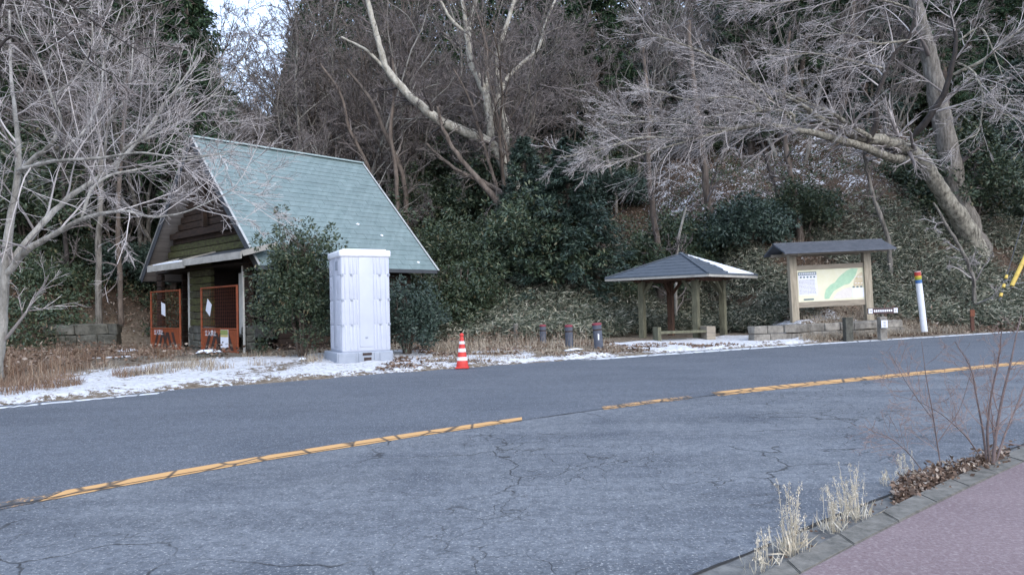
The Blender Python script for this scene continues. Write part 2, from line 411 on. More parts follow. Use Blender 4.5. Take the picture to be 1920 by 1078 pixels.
# dark seam along the lane joint and crack along the gutter
M['seam'] = simple('seam', (.022, .021, .02), (.035, .033, .03), 8, .9)
strip('lane_joint', lambda x: E_MID(x) - .035, lambda x: E_MID(x) - .012, -20, 40, .07, .006, M['seam'], noisew=(.05, 2.2), seed=61)['kind'] = 'structure'
strip('gutter_joint', lambda x: E_GUT(x) - .012, lambda x: E_GUT(x) + .014, -6, 30, .03, .006, M['seam'], noisew=(.05, 4), seed=71)['kind'] = 'structure'
M['concrete'] = simple('concrete', (.20, .185, .16), (.10, .095, .082), 12, .9, .2, .6)
M['gutter'] = simple('gutter_concrete', (.19, .185, .17), (.08, .08, .08), 7, .9, .2, .7)
tag(strip('gutter', lambda x: E_CURB_OUT(x) - .02, E_GUT, -20, 60, .25, .002, M['gutter'], 2), kind='structure')
t = NT('red_paving')
f = t.noise(60, 4, .8); g = t.noise(1.2, 5, .7); g2 = t.noise(38, 4, .8)
c = t.mix(t.ramp(g, [(.3, 0.), (.7, 1.)]), (.165, .118, .120), (.21, .155, .155))
c = t.mix(t.ramp(g2, [(.48, 0.), (.70, .75)]), c, (.34, .29, .28)); c = t.mix(t.ramp(f, [(.3, .7), (.5, 0.)]), c, (.075, .045, .05))
t.bump(t.math('ADD', f, g2), .6, .01); M['red_paving'] = t.done(c, .85, .3)
tag(strip('sidewalk', lambda x: E_WALK(x) - 40, lambda x: E_WALK(x), -30, 60, .5, .05, M['red_paving'], 3), kind='structure')
# kerb stones
kerb = tag(thing('kerb', None, None), kind='structure')
xk = -.4; kr = random.Random(4)
while xk < 9.5:
    L = .6 / math.sqrt(1 + .9) ; x1 = xk + L - .004
    mb = MB()
    a0, a1 = Vector((xk, float(E_WALK(xk)), 0)), Vector((x1, float(E_WALK(x1)), 0))
    b0, b1 = Vector((xk, float(E_CURB_OUT(xk)), 0)), Vector((x1, float(E_CURB_OUT(x1)), 0))
    zt = .058 + kr.uniform(-.003, .003)
    bot = [Vector((p.x, p.y, -.1)) for p in (a0, a1, b1, b0)]; top = [Vector((p.x, p.y, zt)) for p in (a0, a1, b1, b0)]
    vs = [mb.bm.verts.new(p) for p in bot + top]
    for q in ((0, 1, 2, 3), (4, 5, 6, 7), (0, 1, 5, 4), (1, 2, 6, 5), (2, 3, 7, 6), (3, 0, 4, 7)): mb.bm.faces.new([vs[k] for k in q])
    bmesh.ops.bevel(mb.bm, geom=[e for e in mb.bm.edges if all(v.co.z > 0 for v in e.verts)], offset=.006, segments=2, affect='EDGES')
    mb.build('kerb_stone', M['concrete'], kerb)
    xk += L

# ------------------------------------------------------------------ timber, stone and other shared materials
M['log_brown'] = simple('log_brown', (.048, .03, .021), (.018, .013, .01), 3, .85, .2, .4, (.4, 2, 4), orand=.4)
M['log_moss'] = simple('log_moss', (.075, .08, .03), (.035, .028, .018), 3.5, .9, .2, .4, (.6, 1.5, 3), orand=.3)
M['log_old'] = simple('log_old', (.085, .085, .045), (.035, .03, .022), 3.5, .9, .2, .4, (.6, 1.5, 3), orand=.3)
M['old_wood'] = simple('old_wood', (.38, .33, .25), (.22, .19, .14), 5, .85, .2, .5, (3, 3, .3), orand=.2)
M['old_wood_h'] = simple('old_wood_h', (.36, .31, .24), (.22, .19, .15), 5, .85, .2, .5, (.3, 3, 3), orand=.2)
M['green_wood'] = simple('green_wood', (.17, .165, .11), (.085, .082, .056), 5, .9, .2, .5, (2, 2, .5), orand=.2)
M['red_wood'] = simple('red_wood', (.13, .075, .05), (.07, .045, .035), 5, .9, .2, .5, (2, 2, .5))
M['cream'] = simple('cream', (.48, .46, .41), (.36, .35, .31), 2, .7)
M['fascia'] = simple('fascia', (.40, .38, .34), (.27, .26, .23), 3, .7, orand=.2)
M['soffit'] = simple('soffit', (.24, .225, .215), (.15, .14, .135), 2.5, .85, .2, .3, (.3, 4, 1))
M['dark_metal'] = simple('dark_metal', (.035, .038, .045), (.05, .055, .06), 4, .5, .5)
M['stone'] = simple('stone', (.27, .25, .215), (.12, .11, .095), 4, .9, .2, .6, orand=.5, bd=.03)
M['stone_moss'] = simple('stone_moss', (.125, .12, .10), (.05, .05, .04), 5, .9, .2, .6, orand=.5, bd=.03)
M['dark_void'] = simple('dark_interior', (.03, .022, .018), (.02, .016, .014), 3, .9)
M['snow'] = simple('snow', (.80, .82, .86), (.72, .75, .80), 6, .7, .3, .5, bd=.03)
M['orange'] = simple('orange_paint', (.29, .068, .02), (.17, .04, .014), 6, .55, .4)
M['black'] = simple('black_paint', (.03, .02, .018), (.05, .03, .025), 6, .6)
M['paper'] = simple('paper', (.75, .76, .80), (.68, .69, .74), 3, .8)

# ------------------------------------------------------------------ the steep-roofed hut
HX, HY = -7.36, 21.0
HZ = 47.3
house = thing('toilet_hut', 'timber hut with steep pale green slate roof, its entrances closed by orange gates', 'hut', (HX, HY, 0), R_(HZ))
hr = random.Random(3)
EAV, RID, HALF, LEN = 2.73, 7.28, 4.46, 6.88
sl = Vector((0, HALF, RID - EAV)).normalized()          # up the near slope
nn = Vector((0, -(RID - EAV), HALF)).normalized()       # its outward normal
SLEN = math.hypot(HALF, RID - EAV)
def slope_pt(t, u, n=0.0, side=1):
    p = Vector((t, 0, EAV)) + sl * u + nn * n
    if side < 0: p.y = 2 * HALF - p.y
    return p
t = NT('roof_slate', True)
f = t.noise(3, 5, .7); g = t.noise(1.6, 4, .7, t.mapping((4, .25, .25)))
c = t.mix(t.ramp(f, [(.3, 0.), (.7, 1.)]), (.118, .165, .162), (.155, .205, .20))
c = t.mix(t.ramp(g, [(.4, 0.), (.75, .75)]), c, (.195, .25, .245))
hv = t.n('ShaderNodeHueSaturation'); t.l(c, hv.inputs['Color']); t.l(t.math('ADD', t.math('MULTIPLY', t.objrand(), .12), .94), hv.inputs['Value'])
spk = t.noise(22, 3, .8); c = t.mix(t.ramp(spk, [(.62, 0.), (.75, .5)]), hv.outputs[0], (.09, .12, .11))
M['slate'] = t.done(c, .62, .4)
# slabs under the slates
for side in (1, -1):
    mb = MB()
    q = [slope_pt(0, 0, -.12, side), slope_pt(LEN, 0, -.12, side), slope_pt(LEN, SLEN, -.12, side), slope_pt(0, SLEN, -.12, side)]
    q2 = [slope_pt(0, 0, -.02, side), slope_pt(LEN, 0, -.02, side), slope_pt(LEN, SLEN, -.02, side), slope_pt(0, SLEN, -.02, side)]
    vs = [mb.bm.verts.new(p) for p in q + q2]
    for a in ((0, 1, 2, 3), (4, 5, 6, 7), (0, 1, 5, 4), (1, 2, 6, 5), (2, 3, 7, 6), (3, 0, 4, 7)): mb.bm.faces.new([vs[k] for k in a])
    roof = mb.build('roof_slope', M['soffit'], house)
    if side == 1: roof_near = roof
    else: roof_far = roof
NR, NC = 25, 12
sw, sh = LEN / NC, SLEN / NR
def slate_mesh(w, side=1):
    a = Vector((0, 0, 0)); V = []
    for tt in (.0025, w - .0025):
        V += [(tt, 0, .0), (tt, 0, .014), (tt, sh + .02, .004), (tt, sh + .02, -.012)]
    V = [Vector(v) for v in V]
    P = [Vector((v.x, 0, 0)) + sl * v.y + nn * v.z for v in V]
    if side < 0: P = [Vector((p.x, -p.y, p.z)) for p in P]
    F = [(0, 1, 2, 3), (4, 7, 6, 5), (0, 4, 5, 1), (1, 5, 6, 2), (2, 6, 7, 3), (3, 7, 4, 0)]
    return P, F
P, F = slate_mesh(sw); me_full = mesh_np('slate', [list(p) for p in P], [np.array(F)]); me_full.materials.append(M['slate'])
P, F = slate_mesh(sw / 2); me_half = mesh_np('slate', [list(p) for p in P], [np.array(F)]); me_half.materials.append(M['slate'])
cnt = 0; rest = MB()
for r in range(NR):
    cols = [(c * sw, me_full) for c in range(NC)] if r % 2 == 0 else [(0, me_half)] + [(sw / 2 + c * sw, me_full) for c in range(NC - 1)] + [(LEN - sw / 2, me_half)]
    for x, me in cols:
        p = slope_pt(x, r * sh, hr.uniform(-.002, .004))
        o = bpy.data.objects.new('slate', me); COL.objects.link(o); o.parent = roof_near
        o.location = p; cnt += 1
V, Fs = [], []
for r in range(NR):
    for c in range(NC):
        P, F = slate_mesh(sw, -1); p0 = slope_pt(c * sw, r * sh, 0, -1)
        b = len(V); V += [list(p0 + q) for q in P]; Fs += [[i + b for i in f][::-1] for f in F]
me = mesh_np('slate_covering', V, [np.array(Fs)]); me.materials.append(M['slate'])
tag(link('slate_covering', me, roof_far), kind='stuff')
mb = MB(); mb.bar((-.02, HALF, RID + .035), (LEN + .02, HALF, RID + .035), .22, .05); mb.build('ridge_cap', simple('ridge_metal', (.36, .44, .44), (.28, .36, .36), 3, .5, .4), house)
M['rake'] = simple('rake_edge', (.42, .43, .42), (.30, .31, .30), 3, .7)
for side in (1, -1):
    for tt, w in ((-.035, .03), (LEN + .005, .03)):
        mb = MB(); a = slope_pt(tt + .015, -.04, -.075, side); b = slope_pt(tt + .015, SLEN - .02, -.075, side)
        mb.bar(a, b, w, .22, up=(nn if side > 0 else Vector((0, -nn.y, nn.z)))); mb.build('bargeboard', M['dark_metal'], house)
        mb = MB(); a = slope_pt(tt + .015, -.05, .045, side); b = slope_pt(tt + .015, SLEN - .02, .045, side)
        mb.bar(a, b, .07, .018, up=(nn if side > 0 else Vector((0, -nn.y, nn.z)))); mb.build('rake_flashing', M['rake'], house)
    mb = MB(); a = slope_pt(0, -.03, -.05, side); b = slope_pt(LEN, -.03, -.05, side); mb.bar(a, b, .05, .12); mb.build('eave_board', M['dark_metal'], house)
# wide pale soffit boards under the overhang of the front rake, and rafters
for k in range(6):
    u0 = k * SLEN / 6
    mb = MB(); V4 = [slope_pt(.02, u0 + .008, -.125, -1), slope_pt(.52, u0 + .008, -.125, -1), slope_pt(.52, u0 + SLEN / 6 - .008, -.125, -1), slope_pt(.02, u0 + SLEN / 6 - .008, -.125, -1)]
    mb.poly(V4, .02, (0, -nn.y * -1 * -1, -nn.z)); mb.build('soffit_board', M['soffit'], house)
for k, (tq, uq, wq) in enumerate(((4.6, 2.3, .08), (5.35, 1.75, .07), (6.2, .35, .07))):
    mb = MB(); c0 = slope_pt(tq, uq, .02); mb.poly([slope_pt(tq - wq, uq + .02, .018), slope_pt(tq, uq - .04, .018), slope_pt(tq + wq, uq + .01, .018), slope_pt(tq + wq * .3, uq + .07, .018)], .02, nn); mb.build('snow_speck', M['snow'], roof_near)
# walls: gable logs (each log a part), lower storey, side walls
LH = .235
def log(t0, a0, a1, z, m, name='log', rad=.125, parent=house):
    mb = MB(); mb.box(t0 - .07, t0 + .07, a0, a1, z + .006, z + LH - .006, None, .03); return mb.build(name, m, parent)
for side, a in ((1, .95), (-1, 2 * HALF - .95)):
    for k in range(12):
        z = .05 + k * LH
        if z + LH > EAV + .9: break
        mb = MB(); mb.box(1.1, LEN - .5, a - .07, a + .07, z + .006, z + LH - .006, None, .03); mb.build('log', M['log_brown'], house)
mb = MB(); mb.box(LEN - .6, LEN - .5, 1.05, 2 * HALF - 1.05, 0, 3.4); mb.build('back_wall', M['log_brown'], house)
k = 0; z = 2.95
while z < RID - .5:
    amin = max(.95, (z + LH - EAV) / (RID - EAV) * HALF + .18)
    log(.60, amin, 2 * HALF - amin, z, M['log_moss'] if k in (2, 3) else (M['log_old'] if k in (1,) else M['log_brown']))
    z += LH; k += 1
# collar beam and king post in the gable
mb = MB(); mb.bar((.40, 1.75, 4.15), (.40, 2 * HALF - 1.75, 4.15), .12, .2); mb.build('collar_beam', M['log_brown'], house)
mb = MB(); mb.bar((.40, HALF, 4.3), (.40, HALF, 7.0), .14, .14, up=(1, 0, 0)); mb.build('king_post', M['log_brown'], house)
# lower storey: stone base and logs between the openings
segs = [(.95, 1.35), (3.55, 5.15), (7.55, 7.97)]
for a0, a1 in segs:
    mid = a0 > 3 and a0 < 5
    k = 0; z = .95
    while z < 2.9:
        log(.24, a0, a1, z, M['log_moss'] if (mid and k % 3 != 1) else M['log_old'] if mid else M['log_brown']); z += LH; k += 1
    nrow = 4; ncol = max(1, round((a1 - a0) / .38))
    for r in range(nrow):
        for c in range(ncol):
            w = (a1 - a0) / ncol; h = .93 / nrow
            o_ = hr.uniform(-.02, .03)
            mb = MB(); mb.box(.10 - o_, .36, a0 + c * w + .012, a0 + (c + 1) * w - .012, r * h + .01, (r + 1) * h - .01, None, .035)
            mb.build('stone', M['stone_moss'], house, jit=.03)
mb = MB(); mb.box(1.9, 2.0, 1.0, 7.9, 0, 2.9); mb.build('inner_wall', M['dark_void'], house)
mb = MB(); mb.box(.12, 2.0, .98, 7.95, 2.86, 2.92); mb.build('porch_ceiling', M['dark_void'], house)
for a0, a1 in ((1.4, 3.5), (5.2, 7.5)):
    mb = MB(); mb.box(1.1, 1.25, a0, a1, .55, .95, None, .01); mb.build('inner_sill', M['concrete'], house)
    mb = MB(); mb.box(-.35, .9, a0 - .1, a1 + .1, 0, .12, None, .02); mb.build('step', M['concrete'], house)
for a0, a1 in ((5.22, 5.36), (1.38, 1.50)):
    mb = MB(); mb.box(.2, .32, a0, a1, .2, 2.8); mb.build('door_frame', M['cream'], house)
mb = MB(); mb.box(.36, .40, 1.52, 2.0, .7, 2.6); mb.build('door_panel', M['cream'], house)
mb = MB(); mb.box(.36, .40, 5.38, 5.72, .7, 2.6); mb.build('door_panel', M['fascia'], house)
# canopy in two stepped lengths, with snow lying on it
for a0, a1, dz, ex in ((-.05, 3.9, .06, 0.), (3.75, 6.8, .0, -.0)):
    mb = MB(); z0 = 2.98 + dz; mb.poly([(-.55 + ex, a0, z0), (-.55 + ex, a1, z0), (.52, a1, z0 + .30), (.52, a0, z0 + .30)], .06, (0, 0, 1)); cn = mb.build('canopy', M['dark_metal'], house)
    mb = MB(); mb.box(-.60 + ex, -.56 + ex, a0, a1 - .02, z0 - .13, z0 + .075); mb.build('canopy_fascia', M['fascia'], house)
    for aa in (a0, a1):
        mb = MB(); mb.bar((-.55, aa, z0 + .02), (.52, aa, z0 + .32), .03, .16); mb.build('canopy_end', M['fascia'], house)
mb = MB(); b = []
for i in range(9): b.append((-.50 + .05 * hr.random(), 4.4 + i * .28, 3.045 + .012))
for i in range(9): b.append((.1 + .25 * hr.random(), 6.6 - i * .28, 3.20))
mb.poly(b, .05, (0, 0, 1)); tag(mb.build('snow_patch', M['snow'], None), 'snow lying on the small canopy over the hut entrances', 'snow patch')
bpy.data.objects['snow_patch'].matrix_world = Matrix.Translation((HX, HY, 0)) @ Matrix.Rotation(R_(HZ), 4, 'Z')
mb = MB(); mb.tube((.02, 1.02, .1), (.02, 1.02, 1.25), .035); mb.tube((.02, 1.02, 1.25), (.05, 1.1, 2.6), .03); mb.build('drain_pipe', M['cream'], house)
mb = MB(); mb.box(.78, .9, .55, .75, 2.1, 2.45, None, .02); mb.build('meter_box', M['fascia'], house)
mb = MB(); mb.tube((.7, .35, 2.52), (.85, .8, 2.6), .05, .09); mb.build('outdoor_lamp', M['cream'], house)

# orange gates
def make_gate(a_left, a_right, label, poster, papang):
    """a runs from the gate's far end (seen at its left) to its near end"""
    c = (a_left + a_right) / 2; w = abs(a_left - a_right)
    M4 = Matrix.Translation((HX, HY, 0)) @ Matrix.Rotation(R_(HZ), 4, 'Z')
    loc = M4 @ Vector((-.12, c, .13))
    g = thing('safety_gate', label, 'gate', loc, R_(HZ - 90), 'orange gates across the hut entrances')
    # local x runs to the viewer's right along the gate, -y towards the viewer
    H = 2.08; x0, x1 = -w / 2, w / 2
    for x in (x0 + .03, x1 - .03):
        mb = MB(); mb.tube((x, 0, 0), (x, 0, H), .035, seg=8); mb.build('upright', M['orange'], g)
    for z in (.05, .74, H - .03):
        mb = MB(); mb.tube((x0 + .065, 0, z), (x1 - .065, 0, z), .028, seg=8); mb.build('rail', M['orange'], g)
    mb = MB(); n = 20
    for i in range(1, n): xx = x0 + w * i / n; mb.tube((xx, 0, .77), (xx, 0, H - .05), .0018, seg=4, caps=False)
    for i in range(1, 12): zz = .77 + (H - .82) * i / 12; mb.tube((x0 + .05, .004, zz), (x1 - .05, .004, zz), .0018, seg=4, caps=False)
    mb.build('wire_mesh', M['orange'], g)
    mb = MB(); mb.box(x0 + .07, x1 - .07, -.008, .008, .08, .71); mb.build('panel', M['orange'], g)
    # diagonal black stripes meeting in a chevron
    nst = 6; zlo, zhi = .085, .62
    for k in range(nst):
        side = -1 if k < nst / 2 else 1
        j = k if k < nst / 2 else k - nst / 2
        bx = side * (.12 + j * (w / 2 - .1) / (nst / 2)) if side > 0 else -(.12 + (nst / 2 - 1 - j) * (w / 2 - .1) / (nst / 2))
        sw_ = .19; lean = -.30 * side if side > 0 else .30
        pts = [(bx - sw_ / 2, -.012, zlo), (bx + sw_ / 2, -.012, zlo), (bx + sw_ / 2 + lean, -.012, zhi), (bx - sw_ / 2 + lean, -.012, zhi)]
        pts = [(max(x0 + .075, min(x1 - .075, p[0])), p[1], p[2]) for p in pts]
        mb = MB(); mb.poly(pts, .003, (0, -1, 0)); mb.build('stripe', M['black'], g)
    me = text_mesh('立入禁止', .2); me.materials.append(M['paper'])
    o = link('lettering', me, g); o.rotation_euler = (R_(90), 0, 0); o.location = (-w * .22, -.02, .60)
    # taped paper notice
    mb = MB(); mb.box(-.17, .17, -.004, .004, -.22, .22); s = mb.build('paper_notice', M['paper'], g)
    s.location = (-.05 if not poster else -w * .24, -.045, 1.42); s.rotation_euler = (R_(6), R_(papang), 0)
    if poster:
        mb = MB(); mb.box(.16, .66, -.03, -.018, .16, .72); p = mb.build('poster', M['paper'], g)
        mb = MB(); mb.box(.165, .655, -.036, -.032, .56, .715); mb.build('poster_header', simple('poster_green', (.20, .24, .06), (.25, .28, .1), 4), p)
        mb = MB(); mb.box(.165, .655, -.036, -.032, .50, .55); mb.build('poster_band', simple('poster_yellow', (.55, .42, .12), (.5, .4, .12), 4), p)
    return g
make_gate(7.75, 5.2, 'orange wire gate with one paper notice closing the entrance beside the wood', False, 14)
make_gate(3.62, 1.12, 'orange gate with green and white poster and tilted paper beside the large bush', True, 34)

# ------------------------------------------------------------------ portable toilet
tp = G(667, 676, .05)
tp = Vector((-3.80, 17.9, .05))
toilet = thing('portable_toilet', 'pale grey plastic portable toilet standing at the roadside in front of the hut', 'portable toilet', tp, R_(27))
t = NT('toilet_plastic'); c = t.mix(t.ramp(t.noise(2.5, 4, .6), [(.3, 0.), (.7, 1.)]), (.43, .455, .52), (.48, .505, .57)); M['plastic'] = t.done(c, .38, .5)
M['plastic_white'] = simple('roof_plastic', (.78, .79, .82), (.70, .72, .76), 3, .45, .5)
M['plastic_grey'] = simple('base_plastic', (.25, .28, .33), (.31, .34, .39), 3, .6, .4)
hw = .60
mb = MB(); mb.box(-hw, hw, -hw, hw, .30, 2.68, None, .045); mb.build('cabin', M['plastic'], toilet, True)
def ribs(sign_x, face):
    pass
fz = [(.36, .94), (.97, 1.54), (1.57, 2.14), (2.17, 2.57)]
for face in range(2):                                   # the front face and the visible side
    Mf = Matrix.Rotation(R_(-90 * face), 4, 'Z')
    for xr in ((-.50, .035), (-.38, .05), (-.29, .05), (-.21, .035), (.21, .035), (.29, .05), (.38, .05), (.50, .035)):
        for z0, z1 in fz:
            mb = MB(); mb.box(xr[0] - xr[1] / 2, xr[0] + xr[1] / 2, -hw - .011, -hw + .01, z0, z1, Mf, .008); mb.build('rib', M['plastic'], toilet, True)
    mb = MB(); mb.box(-.165, .165, -hw - .012, -hw + .01, .42, 2.58, Mf, .008); mb.build('wall_panel', M['plastic'], toilet, True)
for x in (-.35, .35):
    for z in (.95, 1.55, 2.15):
        mb = MB(); mb.box(x - .025, x + .025, -hw - .03, -hw, z - .02, z + .02, None, .005); mb.build('clip', M['plastic_grey'], toilet)
for sx in (-1, 1):
    for z in (.95, 1.55, 2.15):
        mb = MB(); mb.box(sx * (hw - .03) - .03, sx * (hw - .03) + .03, -hw - .018, -hw + .02, z - .03, z + .03, None, .006); mb.build('corner_clip', M['plastic_grey'], toilet)
mb = MB(); mb.box(-.03, .03, -hw - .03, -hw, .62, .66, None, .006); mb.build('knob', M['plastic_grey'], toilet)
mb = MB(); mb.box(-hw - .035, hw + .035, -hw - .035, hw + .035, 2.58, 2.75, None, .05)
mb.box(-hw + .06, hw - .06, -hw + .06, hw - .06, 2.73, 2.78, None, .025); mb.build('roof', M['plastic_white'], toilet, True)
mb = MB(); mb.box(-hw - .02, -hw + .0, -.35, -.12, 2.28, 2.5, None, .008); mb.build('vent', M['plastic_grey'], toilet)
basep = MB(); basep.box(-hw - .14, hw + .04, -hw - .06, hw + .1, .0, .31, None, .03); bp = basep.build('base', M['plastic_grey'], toilet, True)
for x0, x1 in ((-.70, -.30), (-.22, -.16), (.16, .22), (.30, .60)):
    mb = MB(); mb.box(x0, x1, -hw - .085, -hw - .05, .02, .29, None, .01); mb.build('buttress', M['plastic_grey'], toilet)
mb = MB(); mb.box(-.12, .10, -hw - .075, -hw - .058, .22, .28); mb.box(-.09, .09, -hw - .075, -hw - .058, .05, .17); mb.build('fork_slot', M['black'], toilet)

# ------------------------------------------------------------------ traffic cone
M['cone_red'] = simple('cone_red', (.62, .05, .035), (.50, .035, .03), 5, .5, .4)
M['cone_white'] = simple('cone_white', (.80, .80, .80), (.68, .68, .68), 6, .5, .4)
cp = G(867, 689, .02)
cone = thing('traffic_cone', 'red and white banded traffic cone at the edge of the road', 'traffic cone', (cp.x, cp.y, .01))
mb = MB(); mb.box(-.15, .15, -.15, .15, 0, .03, None, .012); mb.lathe([(.135, .028), (.128, .10), (.115, .17)], 20); mb.build('base', M['cone_red'], cone)
z = .17; prof = lambda zz: .115 - (.115 - .04) * (zz - .17) / .51
for z0, z1, m, nm in ((.17, .25, 'cone_white', 'white_band'), (.25, .36, 'cone_red', 'body'), (.36, .44, 'cone_white', 'white_band'), (.44, .535, 'cone_red', 'body'), (.535, .60, 'cone_white', 'white_band'), (.60, .72, 'cone_red', 'body')):
    e = .004 if 'white' in nm else 0
    mb = MB(); mb.lathe([(prof(z0) + e - .01, z0), (prof(z0) + e, z0 + .002), (prof(z1) + e, z1 - .002), (prof(z1) + e - .012, z1)], 20); mb.build(nm, M[m], cone, False)
mb = MB(); mb.lathe([(.045, .718), (.05, .735), (.03, .77), (.012, .78)], 14); mb.build('tip', M['cone_red'], cone)

# ------------------------------------------------------------------ bollards
M['bollard'] = simple('bollard_rubber', (.065, .075, .10), (.10, .11, .135), 8, .7, .3, .3)
M['bollard_red'] = simple('bollard_red', (.24, .035, .05), (.16, .03, .04), 8, .6, .4)
def bollard(px, py, hpx, wpx, tilt, label):
    b = G(px, py, .08); r = px2m(wpx / 2, b.y); h = px2m(hpx, b.y)
    o = thing('bollard', label, 'bollard', (b.x, b.y, -.05), 0, 'dark bollards with red tops at the roadside')
    o.rotation_euler = (0, R_(tilt), 0)
    mb = MB(); mb.lathe([(r, 0), (r, h - .02), (r * .96, h)], 20); mb.build('post', M['bollard'], o)
    mb = MB(); mb.lathe([(r + .008, h - .01), (r + .006, h + .035), (r * .8, h + .05), (r * .3, h + .055)], 20); mb.build('cap', M['bollard_red'], o)
    mb = MB(); mb.lathe([(r + .005, h - .16), (r + .005, h - .12)], 20); mb.build('band', M['black'], o)
    return o
bollard(1018.5, 648, 44, 12, 0, 'slim dark bollard with red top beside the bare grey post')
bollard(1068, 654, 50, 14.5, -1, 'middle bollard of three, snow lump on the ground at its foot')
b3 = bollard(1124, 656, 56, 17, -4, 'thickest dark bollard with pale scuff, leaning, closest to the pavilion')
mb = MB(); mb.poly([(-.02, -.128, .42), (.015, -.130, .42), (.03, -.130, .58), (-.01, -.130, .6)], .004, (0, -1, 0)); mb.build('scuff', M['paper'], b3)
gp = G(968, 646, .08)
post = thing('wooden_post', 'bare weathered grey post standing apart in front of the bamboo grass', 'post', (gp.x, gp.y, -.05))
mb = MB(); mb.lathe([(.085, 0), (.085, .80), (.06, .83)], 12); mb.build('shaft', M['concrete'], post)

# ------------------------------------------------------------------ pavilion
GC = Vector((6.02, 25.5, .12))
pav = thing('pavilion', 'small open pavilion with dark hipped roof on four timber posts', 'pavilion', GC, R_(49))
# local: front corner of the plan lies towards (-x,-y)
HP, HE = 1.03, 1.95
t = NT('pavilion_roof'); c = t.mix(t.ramp(t.noise(6, 5, .7), [(.3, 0.), (.7, 1.)]), (.052, .066, .082), (.085, .10, .12)); t.bump(t.noise(30, 4, .7), .3, .01); M['pav_roof'] = t.done(c, .6, .4)
EZ, AZ = 2.14, 2.96
apex = Vector((0, 0, AZ))
cor = [Vector((-HE, -HE, EZ)), Vector((HE, -HE, EZ)), Vector((HE, HE, EZ)), Vector((-HE, HE, EZ))]
for k in range(4):
    a, b = cor[k], cor[(k + 1) % 4]
    # courses of roofing on each face
    for j in range(7):
        u0, u1 = j / 7, (j + 1) / 7
        p = [a.lerp(apex, u0), b.lerp(apex, u0), b.lerp(apex, u1), a.lerp(apex, u1)]
        up = Vector((0, 0, 1))
        lo = .018
        pts = [p[0] + up * lo, p[1] + up * lo] + ([p[2] + up * .002, p[3] + up * .002] if j < 6 else [apex + up * .002])
        mb = MB(); mb.poly(pts, .02, (0, 0, -1)); mb.build('roof_course', M['pav_roof'], pav)
    mb = MB(); mb.bar(a + Vector((0, 0, .03)), apex + Vector((0, 0, .03)), .09, .03); mb.build('hip_cap', M['pav_roof'], pav)
    mb = MB(); mb.bar(a.lerp(b, .004) + Vector((0, 0, -.055)), b.lerp(a, .004) + Vector((0, 0, -.055)), .03, .09); mb.build('fascia', M['fascia'], pav)
    mb = MB(); mb.bar(a + Vector((0, 0, -.002)), b + Vector((0, 0, -.002)), .05, .04); mb.build('drip_edge', M['pav_roof'], pav)
    mb = MB(); mb.poly([a.lerp(b, .01) + Vector((0, 0, -.06)), b.lerp(a, .01) + Vector((0, 0, -.06)), apex + Vector((0, 0, -.5))], .015, (0, 0, 1)); mb.build('soffit', M['red_wood'], pav)
mb = MB(); mb.lathe([(.12, AZ), (.07, AZ + .05), (.02, AZ + .06)], 8); mb.build('finial', M['pav_roof'], pav)
pc = [(-HP, -HP), (HP, -HP), (HP, HP), (-HP, HP)]
for k, (x, y) in enumerate(pc):
    m_ = M['green_wood'] if k in (0,) else (M['red_wood'] if k == 2 else M['green_wood'])
    mb = MB(); mb.box(x - .10, x + .10, y - .10, y + .10, -.15, 2.02, None, .012); mb.build('post', m_, pav)
    for dx, dy in ((-1, 0), (0, -1)):
        sx = -dx * (1 if x < 0 else -1); sy = -dy * (1 if y < 0 else -1)
        mb = MB(); mb.bar((x + sx * .03, y + sy * .03, 1.50), (x + sx * .45, y + sy * .45, 1.99), .07, .10); mb.build('brace', M['red_wood'] if k == 2 else M['green_wood'], pav)
for k in range(4):
    x, y = pc[k]; x2, y2 = pc[(k + 1) % 4]
    d = Vector((x2 - x, y2 - y, 0)).normalized() * .3
    mb = MB(); mb.bar(Vector((x, y, 2.03 + (k % 2) * .03)) - d, Vector((x2, y2, 2.03 + (k % 2) * .03)) + d, .10, .13); mb.build('beam', M['red_wood'], pav)
# snow on the face towards the sign: face k=0 -> (-x-y) to (x,-y); find face seen to the right
mb = MB(); pr = random.Random(8)
def pav_snow(k, u0, u1, v0, v1, n=10):
    a, b = cor[k], cor[(k + 1) % 4]; pts = []
    for i in range(n + 1):
        u = u0 + (u1 - u0) * i / n; pts.append((u, v0(u) + pr.uniform(-.03, .03)))
    for i in range(n, -1, -1):
        u = u0 + (u1 - u0) * i / n; pts.append((u, v1(u) + pr.uniform(-.03, .03)))
    return [a.lerp(b, .5 + (u - .5) * 1.0).lerp(apex, max(0, min(.97, v))) + Vector((0, 0, .03)) for u, v in pts]
PAVM = Matrix.Translation(GC) @ Matrix.Rotation(R_(49), 4, 'Z')
PS = pav_snow

# bench
bp0, bp1 = G(1229, 640, .12), G(1336, 636, .12)
bd = bp1 - bp0; bl = bd.length
bench = thing('bench', 'low wooden bench with a stout pale block at one end under the pavilion', 'bench', (bp0.x, bp0.y, .06), math.atan2(bd.y, bd.x))
mb = MB(); mb.box(.0, .12, -.2, .2, 0, .52, None, .01); mb.build('leg', M['green_wood'], bench)
mb = MB(); mb.box(bl - .32, bl, -.22, .22, 0, .50, None, .015); mb.build('end_block', M['old_wood_h'], bench)
for y in (-.19, -.06, .07):
    mb = MB(); mb.box(.12, bl - .32, y, y + .12, .30, .38, None, .008); mb.build('seat_plank', M['green_wood'], bench)

